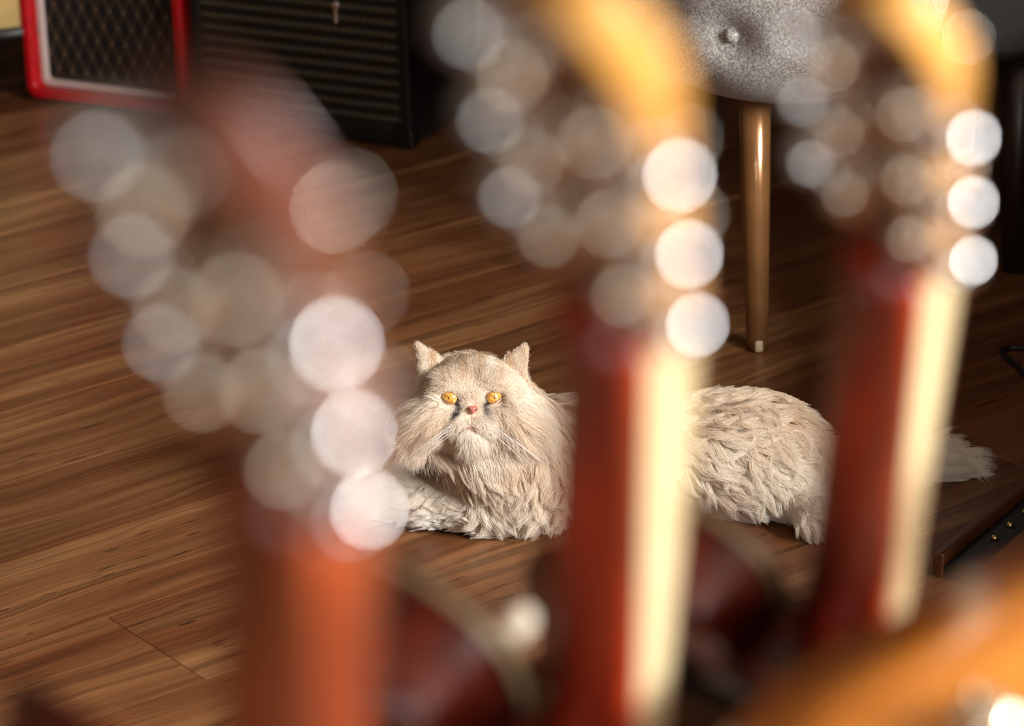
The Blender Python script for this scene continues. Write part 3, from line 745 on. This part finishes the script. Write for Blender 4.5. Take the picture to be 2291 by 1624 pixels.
# head
ell(hp(0, .002, -.012), (.0465, .034, .042), .02, 'head', HM)
for s in (-1, 1):
    ell(hp(s*.030, -.020, .002), (.027, .024, .028), .018, 'cheek', HM)
    ell(hp(s*.0105, -.0285, .0250), (.0125, .0095, .0105), .006, 'muzzle', HM)
    ell(hp(s*.022, .0125, .020), (.016, .009, .012), .012, 'brow', HM)
ell(hp(0, -.0395, .0195), (.0150, .0095, .012), .012, 'chin', HM)
ell(hp(0, -.006, .024), (.0085, .0100, .0075), .008, 'bridge', HM)
ears = [((-.0520, .0475, -.006), (-.0475, .012, -.012), (-.0255, .030, -.012)), ((.0515, .0465, -.006), (.0485, .012, -.012), (.0265, .030, -.012))]
for tp_, ob, ib in ears: tri(hp(*tp_), hp(*ob), hp(*ib), .0026, .004, 'ear')

def sdf_prim(p, P):
    if p['t'] == 'e':
        q = P - p['c']
        if p['R'] is not None: q = q @ p['R'].T
        k0 = np.sqrt(((q/p['r'])**2).sum(-1)); k1 = np.sqrt(((q/p['r']**2)**2).sum(-1))
        return k0*(k0-1)/np.maximum(k1, 1e-6)
    if p['t'] == 'c':
        ba = p['b']-p['a']; pa = P-p['a']; h = np.clip((pa@ba)/(ba@ba), 0, 1)
        return np.sqrt(((pa-h[..., None]*ba)**2).sum(-1)) - (p['ra']*(1-h)+p['rb']*h)
    a, b, c = p['a'], p['b'], p['c']
    e = [(a, b), (b, c), (c, a)]; nor = np.cross(b-a, a-c)
    d2 = None; sgn = 0
    for u, v in e:
        vu = v-u; pu = P-u
        t = np.clip((pu@vu)/(vu@vu), 0, 1); dd = ((pu-t[..., None]*vu)**2).sum(-1)
        d2 = dd if d2 is None else np.minimum(d2, dd)
        sgn = sgn + np.sign(pu @ np.cross(vu, nor))
    dn = (nor@nor); pl_ = ((P-a)@nor)**2/dn
    return np.sqrt(np.where(sgn < 2, d2, pl_)) - p['r']
def smin(a, b, k):
    h = np.maximum(k-np.abs(a-b), 0)/k
    return np.minimum(a, b) - h*h*k*0.25
def sdf(P):
    d = None
    for p in prims:
        v = sdf_prim(p, P); d = v if d is None else smin(d, v, p['k'])
    return d
# eye sockets are pressed in after the union
EYES = [(-.0208, -.0020), (.0204, -.0016)]
EYE_R = 0.0098; EYE_Z = 0.0215
def full_sdf(P):
    d = sdf(P)
    q = (P-HC) @ HM.T.astype(np.float32) if False else (P-HC.astype(np.float32)) @ HM.astype(np.float32).T
    for ex, ey in EYES:
        dd = np.sqrt((q[..., 0]-ex)**2 + ((q[..., 1]-ey)*1.25)**2 + ((q[..., 2]-(EYE_Z+.007))*.8)**2) - .0105
        d = np.maximum(d, -dd)
    # mouth crease
    my = -.0315 - np.abs(q[..., 0])*.45
    dm = np.sqrt((q[..., 1]-my)**2 + ((q[..., 2]-.036)*.35)**2) - .0018
    dm = np.where(np.abs(q[..., 0]) < .017, dm, 1.0)
    d = np.maximum(d, -dm)
    return np.maximum(d, .0025-P[..., 2])       # lies on the floor
def surface_nets(lo, hi, h):
    ax = [np.arange(lo[i], hi[i]+h, h, dtype=np.float32) for i in range(3)]
    shp = tuple(len(a) for a in ax)
    Fv = np.empty(shp, np.float32)
    for i in range(0, shp[0], 24):
        G = np.stack(np.meshgrid(ax[0][i:i+24], ax[1], ax[2], indexing='ij'), -1); Fv[i:i+24] = full_sdf(G)
    ins = Fv < 0
    cs = sum(ins[i:shp[0]-1+i, j:shp[1]-1+j, k:shp[2]-1+k].astype(np.int8) for i in (0, 1) for j in (0, 1) for k in (0, 1))
    act = (cs > 0) & (cs < 8); idx = -np.ones(act.shape, np.int64); ids = np.argwhere(act); idx[act] = np.arange(len(ids))
    acc = np.zeros((len(ids), 3)); cnt = np.zeros(len(ids))
    corners = [(i, j, k) for i in (0, 1) for j in (0, 1) for k in (0, 1)]
    for c0 in corners:
        for a in range(3):
            if c0[a]: continue
            c1 = list(c0); c1[a] = 1
            f0 = Fv[tuple((ids+c0).T)]; f1 = Fv[tuple((ids+c1).T)]; m = (f0 < 0) != (f1 < 0)
            t = np.where(m, f0/np.where(m, f0-f1, 1), 0)
            p = np.array(c0, float)[None] + t[:, None]*np.eye(3)[a]
            acc[m] += p[m]; cnt[m] += 1
    V = (ids + acc/cnt[:, None])*h + np.array(lo)
    faces = []
    for a in range(3):
        b, c = (a+1) % 3, (a+2) % 3
        sl0 = [slice(None)]*3; sl1 = [slice(None)]*3; sl0[a] = slice(0, -1); sl1[a] = slice(1, None)
        cr = ins[tuple(sl0)] != ins[tuple(sl1)]; E_ = np.argwhere(cr)
        E_ = E_[(E_[:, b] > 0) & (E_[:, c] > 0) & (E_[:, b] < shp[b]-1) & (E_[:, c] < shp[c]-1)]
        flip = ins[tuple(E_.T)]
        q = []
        for db, dc in ((1, 1), (0, 1), (0, 0), (1, 0)):
            e = E_.copy(); e[:, b] -= db; e[:, c] -= dc; q.append(idx[tuple(e.T)])
        q = np.stack(q, 1); q[~flip] = q[~flip][:, ::-1]; faces.append(q)
    return V, np.concatenate(faces)
cat = empty('cat', Matrix.Translation((CATH.x+.18, CATH.y+.05, 0)))
tag(cat, 'cream long haired flat faced cat lying on the wooden floor, looking up', 'cat')
CO = np.array([CATH.x+.18, CATH.y+.05, 0.0])
lo_ = np.array([atz(770, 1100, 0).x-.03, CATH.y-.10, -.006]); hi_ = np.array([atz(2160, 1040, 0).x+.02, CATH.y+.26, .235])
CV, CF = surface_nets(lo_, hi_, 0.003)
me = bpy.data.meshes.new('cat_body'); me.from_pydata((CV-CO).tolist(), [], CF.tolist()); me.update()
def skin_mat():
    m, nt, b = new_mat('cat_skin'); tc = N(nt, 'ShaderNodeTexCoord'); n = N(nt, 'ShaderNodeTexNoise', Scale=60.0, Detail=3.0)
    nt.links.new(tc.outputs['Object'], n.inputs['Vector'])
    rp = ramp(nt, n.outputs['Fac'], [(.3, srgb(196, 158, 132)), (.7, srgb(214, 184, 160))]); nt.links.new(rp.outputs[0], b.inputs['Base Color'])
    b.inputs['Roughness'].default_value = .7; return m
cat_body = link('body', me, skin_mat(), cat, True)

# --- fur
def flow_and_length(P, Nn):
    """combing direction, length, lift, curl and waviness at points on the body"""
    W = np.zeros(len(P)); flow = np.zeros((len(P), 3)); ln = np.zeros(len(P)); lift = np.zeros(len(P)); curl = np.zeros(len(P))
    q = (P-HC) @ HM.T
    # head: hair radiates from the nose, outwards and down the cheeks
    rad = q - np.array([0, -.010, .030]); rad[:, 2] -= .035*1.0
    r2 = np.hypot(q[:, 0], q[:, 1]+.010)
    hv = np.stack([q[:, 0]*1.0, (q[:, 1]+.010)*1.0, -np.full(len(P), .012)], 1)
    hv[:, 1] -= .020*np.clip(np.abs(q[:, 0])/.03, 0, 1)*(q[:, 1] < .012)
    headflow = hv @ HM
    cheek = np.clip((np.abs(q[:, 0])-.022)/.022, 0, 1)*np.clip((.012-q[:, 1])/.03, 0, 1)
    jaw = np.clip((-.036-q[:, 1])/.012, 0, 1)
    hl = .0060 + .010*np.clip((r2-.010)/.030, 0, 1) + .032*cheek + .012*jaw
    hl *= 1-.6*np.exp(-((np.abs(q[:, 1]+.0315+np.abs(q[:, 0])*.45)/.005)**2))*(np.abs(q[:, 0]) < .016)
    hl += .006*np.clip((q[:, 1]-.028)/.02, 0, 1)
    hl = np.where(q[:, 2] < -.012, np.maximum(hl, .022), hl)
    spec = {'head': (None, 0, .35, .15), 'cheek': (None, 0, .40, .15), 'muzzle': (None, .0, .15, .05), 'brow': (None, 0, .3, .1), 'chin': (None, 0, .25, .1), 'bridge': (None, 0, .12, .05),
            'ear': ('ear', .0065, .30, .1), 'ruff': ((.15, -.25, -1.0), .038, .42, .6), 'chest': ((.25, -.15, -1.0), .040, .34, .9), 'flank': ((.75, -.1, -.75), .034, .36, 1.0),
            'rump': ((.85, .0, -.55), .036, .42, .9), 'thigh': ((.5, -.4, -.7), .030, .30, 1.0), 'foreleg': ((-1, 0, -.12), .021, .30, .6), 'paw': ((-1, -.1, -.3), .013, .28, .3),
            'foreleg2': ((-1, -.2, -.3), .020, .30, .5), 'paw2': ((-1, -.5, -.4), .010, .22, .2), 'hindpaw': ((.6, -.6, -.5), .018, .30, .6), 'tail': ((1, -.1, -.05), .040, .36, .3)}
    for p in prims:
        w = np.exp(-np.maximum(sdf_prim(p, P.astype(np.float32)), -.02)/.006); s = spec[p['n']]
        if s[0] is None: f, l = headflow/np.maximum(np.linalg.norm(headflow, axis=1, keepdims=True), 1e-6), hl
        elif isinstance(s[0], str):
            up = HY*1.0 + HX*(0.35 if p['a'][0] > CATH.x else -.35); f = np.tile(np.array(up), (len(P), 1)); l = np.full(len(P), s[1])
        else: f = np.tile(np.array(s[0], float)/np.linalg.norm(s[0]), (len(P), 1)); l = np.full(len(P), s[1])
        W += w; flow += f*w[:, None]; ln += l*w; lift += s[2]*w; curl += s[3]*w
    flow /= W[:, None]; ln /= W; lift /= W; curl /= W
    flow -= Nn*(flow*Nn).sum(1, keepdims=True); flow /= np.maximum(np.linalg.norm(flow, axis=1, keepdims=True), 1e-6)
    return flow, ln, lift, curl, q
def value_noise(P, s, seed):
    r = np.random.default_rng(seed); T = r.random((32, 32, 32)); x = P*s + 100; i = np.floor(x).astype(int); f = x-i; f = f*f*(3-2*f)
    o = 0
    for a in (0, 1):
        for b in (0, 1):
            for c in (0, 1):
                w = (f[:, 0] if a else 1-f[:, 0])*(f[:, 1] if b else 1-f[:, 1])*(f[:, 2] if c else 1-f[:, 2])
                o = o + w*T[(i[:, 0]+a) % 32, (i[:, 1]+b) % 32, (i[:, 2]+c) % 32]
    return o
NSTR, NP = 230000, 7
tris = np.concatenate([CF[:, [0, 1, 2]], CF[:, [0, 2, 3]]]); Av, Bv, Cv = CV[tris[:, 0]], CV[tris[:, 1]], CV[tris[:, 2]]
cr_ = np.cross(Bv-Av, Cv-Av); ar = np.linalg.norm(cr_, axis=1)/2; fn = cr_/np.maximum(2*ar[:, None], 1e-12)
tc_ = (Av+Bv+Cv)/3
facing = (fn @ np.array(IC)) > -.62
dens = ar*np.where(tc_[:, 2] < .004, 0.0, 1.0)*np.where(facing, 1.0, .25)
qh = (tc_-HC) @ HM.T; hd = np.exp(-np.maximum(np.linalg.norm(qh, axis=1)-.05, 0)/.02); dens *= 1+2.6*hd
def sample(n):
    t = rng.choice(len(tris), n, p=dens/dens.sum()); u, v = rng.random(n), rng.random(n); m = u+v > 1; u[m], v[m] = 1-u[m], 1-v[m]
    return Av[t]+u[:, None]*(Bv[t]-Av[t])+v[:, None]*(Cv[t]-Av[t]), t
vn = np.zeros_like(CV)
for k in range(3): np.add.at(vn, tris[:, k], cr_)
vn /= np.maximum(np.linalg.norm(vn, axis=1, keepdims=True), 1e-12)
def grow(P, Nn, seed, jit):
    r = np.random.default_rng(seed); n = len(P)
    fl_, ln, lift, curl, q = flow_and_length(P, Nn)
    # tufts lean their own way
    sw = np.stack([value_noise(P, 38, seed+i) for i in range(3)], 1)-.5; sw -= Nn*(sw*Nn).sum(1, keepdims=True)
    sw2 = np.stack([value_noise(P, 90, seed+9+i) for i in range(3)], 1)-.5; sw2 -= Nn*(sw2*Nn).sum(1, keepdims=True)
    fl_ = fl_ + sw*1.1*curl[:, None] + sw2*.8*curl[:, None] + r.normal(0, jit, (n, 3)); fl_ -= Nn*(fl_*Nn).sum(1, keepdims=True); fl_ /= np.linalg.norm(fl_, axis=1, keepdims=True)
    ln = ln*r.uniform(.72, 1.12, n)*(0.8+.4*value_noise(P, 60, 5))
    t = np.linspace(0, 1, NP)
    bt_ = np.cross(Nn, fl_)
    pts = np.empty((n, NP, 3)); ph = value_noise(P, 45, 21)*12; am = .24*curl*ln
    for k in range(NP):
        s = t[k]
        up = lift*(s - .55*s*s)*1.5
        wob = am*np.sin(ph + s*5.0)*s
        pts[:, k] = P + fl_*(ln*s*np.sqrt(np.maximum(1-lift**2*.6, .2)))[:, None] + Nn*(ln*up)[:, None] + bt_*wob[:, None]
        pts[:, k, 2] -= .10*ln*s*s
    return pts, ln, q, curl
NG = 3600
GP, gt_ = sample(NG); GN = fn[gt_]; GN = vn[tris[gt_]].mean(1); GN /= np.linalg.norm(GN, axis=1, keepdims=True)
guides, _, _, _ = grow(GP, GN, 40, .26)
kd = kdtree.KDTree(NG)
for i, p in enumerate(GP): kd.insert(p, i)
kd.balance()
SP, st_ = sample(NSTR); SN = vn[tris[st_]].mean(1); SN /= np.linalg.norm(SN, axis=1, keepdims=True)
strands, sl_, q_, cu_ = grow(SP, SN, 40, .13)
# bare skin: eyes, nose, lips, inside of the ears
keep = np.ones(NSTR, bool)
for ex, ey in EYES:
    keep &= ~((((q_[:, 0]-ex)/.0102)**2 + ((q_[:, 1]-ey)/.0066)**2 < 1) & (q_[:, 2] > 0))
keep &= ~((np.abs(q_[:, 0]) < .0046) & (np.abs(q_[:, 1]+.0138) < .0040) & (q_[:, 2] > .015))
lip = (np.abs(q_[:, 0]) < .0028+.004*np.clip((-.022-q_[:, 1])/.015, 0, 1)) & (q_[:, 1] < -.018) & (q_[:, 1] > -.0335) & (q_[:, 2] > .015)
keep &= ~(lip & (rng.random(NSTR) < .8))
near = np.array([kd.find(p)[1] for p in SP])
cl = np.clip((sl_-.008)/.016, 0, 1)*.92*(.35+.65*np.clip(cu_*1.6, 0, 1))
tt = np.linspace(0, 1, NP)
for k in range(NP):
    w = (cl*tt[k]**1.1)[:, None]
    goff = guides[near, k]-guides[near, 0]
    target = GP[near] + goff*(sl_/np.maximum(np.linalg.norm(guides[near, -1]-guides[near, 0], axis=1), .004)).clip(.6, 1.3)[:, None]
    strands[:, k] = strands[:, k]*(1-w) + target*w
strands += rng.normal(0, 1, strands.shape)*(.0006*tt[None, :, None]) 
strands[:, :, 2] = np.maximum(strands[:, :, 2], .0012+.0015*rng.random((NSTR, 1)))
# colour of each hair
def lin(*c): return np.array(srgb(*c)[:3])
cream, white, tan = lin(250, 242, 229), lin(255, 253, 249), lin(228, 203, 172)
nz1 = value_noise(SP, 26, 3); nz2 = value_noise(SP, 80, 4)
cf = np.clip((SP[:, 2]-.03)/.08, 0, 1)*.55 + (nz1-.5)*.7 + (nz2-.5)*.5
hw = np.exp(-np.maximum(np.linalg.norm(q_*np.array([1, 1, .8]), axis=1)-.055, 0)/.012)
fore = np.clip((q_[:, 1]-.0)/.03, 0, 1)*hw
stripe = .5+.5*np.sin(np.abs(q_[:, 0])*420 - 1.0)
cheek_t = np.exp(-(((np.abs(q_[:, 0])-.026)/.016)**2 + ((q_[:, 1]+.018)/.010)**2))*hw
tanf = np.clip(cf*(1-hw) + hw*(.22 + .75*fore*stripe + .45*cheek_t + .5*(nz2-.5)), 0, 1)
colr = cream[None]*(1-tanf[:, None]) + tan[None]*tanf[:, None]
wf = np.clip((.055-SP[:, 2])/.05, 0, 1)*np.clip(nz1*1.4, 0, 1)*(1-hw)
colr = colr*(1-wf[:, None]) + white[None]*wf[:, None]
chin_w = np.exp(-((q_[:, 0]/.022)**2 + ((q_[:, 1]+.034)/.016)**2))*hw*.35
colr = colr*(1-chin_w[:, None]) + white[None]*chin_w[:, None]
for ex, sg in ((-.0105, -1), (.0112, 1)):        # tear stains
    for cx_, cy_, rx_, ry_, amt in ((ex, -.0085, .0030, .0058, 1.0), (ex+sg*.0028, -.0165, .0034, .0052, 1.0)):
        w = amt*np.exp(-(((q_[:, 0]-cx_)/rx_)**2 + ((q_[:, 1]-cy_)/ry_)**2)**1.5)*(q_[:, 2] > .01)*np.clip(nz2*3.0, 0, 1)
        colr = colr*(1-w[:, None]) + lin(40, 20, 12)[None]*w[:, None]
colr *= rng.uniform(.86, 1.08, (NSTR, 1)); colr = np.clip(colr, 0.01, .985)
strands, colr = strands[keep], colr[keep]
# tufts inside the ears
M_ = len(strands)
def hair_mat():
    m, nt, b = new_mat('cat_fur'); L = nt.links.new
    at = nt.nodes.new('ShaderNodeAttribute'); at.attribute_name = 'fur_colour'
    L(at.outputs['Color'], b.inputs['Base Color']); b.inputs['Roughness'].default_value = .45; b.inputs['Specular IOR Level'].default_value = .25
    tr = nt.nodes.new('ShaderNodeBsdfTranslucent'); L(at.outputs['Color'], tr.inputs['Color'])
    mx = nt.nodes.new('ShaderNodeMixShader'); mx.inputs[0].default_value = .38
    L(b.outputs[0], mx.inputs[1]); L(tr.outputs[0], mx.inputs[2]); L(mx.outputs[0], nt.nodes['Material Output'].inputs[0]); return m
def hair_object(name, pts, colours, r_root, r_tip, mat, parent):
    n, m = pts.shape[:2]
    hc = bpy.data.hair_curves.new(name); hc.add_curves([m]*n)
    hc.attributes['position'].data.foreach_set('vector', (pts.reshape(-1, 3)-CO).astype(np.float32).ravel())
    t = np.linspace(0, 1, m); rad = r_root*(1-t**1.6) + r_tip*t**1.6
    ra = hc.attributes.get('radius') or hc.attributes.new('radius', 'FLOAT', 'POINT')
    ra.data.foreach_set('value', np.tile(rad, n).astype(np.float32))
    ca = hc.attributes.new('fur_colour', 'FLOAT_COLOR', 'CURVE')
    ca.data.foreach_set('color', np.concatenate([colours, np.ones((n, 1))], 1).astype(np.float32).ravel())
    hc.materials.append(mat)
    o = bpy.data.objects.new(name, hc); COL.objects.link(o); o.parent = parent
    return o
M_FUR = hair_mat()
fur = hair_object('fur', strands, colr, .00022, .00004, M_FUR, cat); fur['kind'] = 'stuff'
# whiskers
wr = np.random.default_rng(2); wk = []
for s in (-1, 1):
    for i in range(8):
        a = np.array([s*(.012+.006*wr.random()), -.024-.010*wr.random(), .033]); L_ = wr.uniform(.035, .085)
        d = np.array([s*wr.uniform(.65, 1.0), -wr.uniform(.35, .80), .05]); d /= np.linalg.norm(d)
        t = np.linspace(0, 1, 10)[:, None]
        c = a + d*L_*t + np.array([0, -.16*L_, -.25*L_])*t**2 + np.array([0, 0, .010])*np.sin(t*3.1)
        wk.append(HC + c @ HM)
wh = hair_object('whiskers', np.array(wk), np.full((len(wk), 3), .97), .00016, .00004, M_FUR, cat); wh['kind'] = 'stuff'

# --- eyes, nose, mouth
def eye_mat():
    m, nt, b = new_mat('amber_iris'); L = nt.links.new
    tc = N(nt, 'ShaderNodeTexCoord'); sp = N(nt, 'ShaderNodeSeparateXYZ'); L(tc.outputs['Object'], sp.inputs[0])
    cx = N(nt, 'ShaderNodeCombineXYZ'); L(sp.outputs['X'], cx.inputs[0]); L(sp.outputs['Y'], cx.inputs[1])
    ln = N(nt, 'ShaderNodeVectorMath', _operation='LENGTH'); L(cx.outputs[0], ln.inputs[0])
    dv = N(nt, 'ShaderNodeMath', _operation='DIVIDE', i1=EYE_R); L(ln.outputs['Value'], dv.inputs[0])
    nz = N(nt, 'ShaderNodeTexNoise', Scale=420.0, Detail=5.0, Distortion=1.2); L(tc.outputs['Object'], nz.inputs['Vector'])
    iris = ramp(nt, nz.outputs['Fac'], [(.34, srgb(140, 78, 20)), (.44, srgb(206, 142, 52)), (.62, srgb(230, 180, 92))]).outputs[0]
    rim = ramp(nt, dv.outputs[0], [(.72, g4(0)), (.79, g4(1))]).outputs[0]
    wht = ramp(nt, dv.outputs[0], [(.83, g4(0)), (.86, g4(1))]).outputs[0]
    c = mixc(nt, rim, iris, srgb(46, 22, 10)); c = mixc(nt, wht, c, srgb(216, 222, 230))
    # slit pupil
    sc = N(nt, 'ShaderNodeVectorMath', _operation='MULTIPLY', i1=(1/.0006, 1/.0017, 0)); L(cx.outputs[0], sc.inputs[0])
    pl = N(nt, 'ShaderNodeVectorMath', _operation='LENGTH'); L(sc.outputs[0], pl.inputs[0])
    pu = ramp(nt, pl.outputs['Value'], [(.8, g4(1)), (1.0, g4(0))]).outputs[0]
    c = mixc(nt, pu, c, srgb(20, 10, 6)); L(c, b.inputs['Base Color'])
    b.inputs['Roughness'].default_value = .25; b.inputs['Coat Weight'].default_value = 1.0; b.inputs['Coat Roughness'].default_value = .02; b.inputs['Coat IOR'].default_value = 2.2
    return m
M_EYE = eye_mat()
M_LID = simple('eyelid_skin', srgb(204, 168, 146), .5, noise=.08); M_LIDRIM = simple('dark_eyelid_rim', srgb(52, 26, 18), .35, noise=.1)
M_NOSE = simple('pink_nose', srgb(188, 112, 96), .42, noise=.12, nscale=300, bump=.3); M_NOSTRIL = simple('nostril', srgb(50, 20, 16), .5)
M_LIP = simple('lip_skin', srgb(146, 100, 84), .5, noise=.08)
def head_frame(x, y, z): return Matrix.Translation(-Vector(CO)) @ frame(hp(x, y, z), HX, HY, HZ)
def almond(ex, t):                                # outline of the eye opening, inner corner towards the nose
    s = 1 if ex < 0 else -1
    a = 2*math.pi*t; x = math.cos(a); y = math.sin(a)
    yy = y*.0053*(1-.30*x) if y > 0 else y*.0052*(1+.10*x)
    return Vector((s*x*.0092, yy - x*.0026 - (.0006 if x > .7 else 0), 0))
for (ex, ey) in EYES:
    bm = bmesh.new(); bmesh.ops.create_uvsphere(bm, u_segments=32, v_segments=20, radius=EYE_R)
    e = bm_obj('eye', bm, M_EYE, cat, True); e.matrix_local = head_frame(ex, ey, EYE_Z) @ Matrix.Rotation(math.radians(-9 if ex < 0 else 9), 4, 'Y')
    # lids: a collar from the rim of the opening out to the face
    bm = bmesh.new(); n = 40; R = []
    for sc_, lift_ in ((1.0, .0004), (1.11, .0012), (1.17, .0010), (1.42, -.0006), (1.80, -.0034)):
        ring = []
        for i in range(n):
            p = almond(ex, i/n)*sc_; rr = min(p.length, EYE_R*.995)
            z = math.sqrt(max(EYE_R**2-rr**2, 0)) if sc_ < 1.3 else math.sqrt(max(EYE_R**2-(almond(ex, i/n)*1.18).length**2, 1e-8))
            ring.append(bm.verts.new((p.x, p.y, z+lift_)))
        R.append(ring)
    for k, (a, b) in enumerate(zip(R, R[1:])):
        for i in range(n):
            f = bm.faces.new((a[i], a[(i+1) % n], b[(i+1) % n], b[i])); f.material_index = 1 if k == 0 else 0
    l = bm_obj('eyelid', bm, M_LID, cat, True); l.data.materials.append(M_LIDRIM); l.matrix_local = head_frame(ex, ey, EYE_Z)
bm = bmesh.new()
NSC = .8
npts = [(-.0056, .0038), (0, .0046), (.0056, .0038), (.0062, .0012), (.0032, -.0026), (0, -.0052), (-.0032, -.0026), (-.0062, .0012)]
cn = catmull([Vector((x, y, 0)) for x, y in npts], 4)
R = []
for sc_, z in ((1.0, -.004), (1.02, .0), (.86, .0026), (.5, .0040), (.15, .0044)): R.append([bm.verts.new((p.x*sc_*NSC, p.y*sc_*NSC, z)) for p in cn])
for a, b in zip(R, R[1:]):
    for i in range(len(cn)): bm.faces.new((a[i], a[(i+1) % len(cn)], b[(i+1) % len(cn)], b[i]))
bm.faces.new(R[-1])
no = bm_obj('nose', bm, M_NOSE, cat, True); no.matrix_local = head_frame(.0008, -.0135, .0315)
for s in (-1, 1):
    bm = bmesh.new(); bmesh.ops.create_uvsphere(bm, u_segments=12, v_segments=8, radius=.0012, matrix=Matrix.Diagonal((1.5, .75, .7, 1))); o = bm_obj('nostril', bm, M_NOSTRIL, no, True); o.location = (s*.0029, -.0002, .0032); o.rotation_euler = (0, 0, s*.5)
bm = bmesh.new()
tube(bm, [(0, -.017, .0352), (0, -.021, .0366), (0, -.026, .0360), (0, -.0310, .0335)], [.0005, .0004, .0004, .0005], 8)
for s in (-1, 1): tube(bm, [(0, -.0308, .0338), (s*.006, -.0325, .0335), (s*.012, -.0365, .0310), (s*.0165, -.0405, .0270)], [.0006, .0006, .0005, .0003], 8)
mo = bm_obj('mouth', bm, M_LIP, cat, True); mo.matrix_local = head_frame(0, 0, .0035)
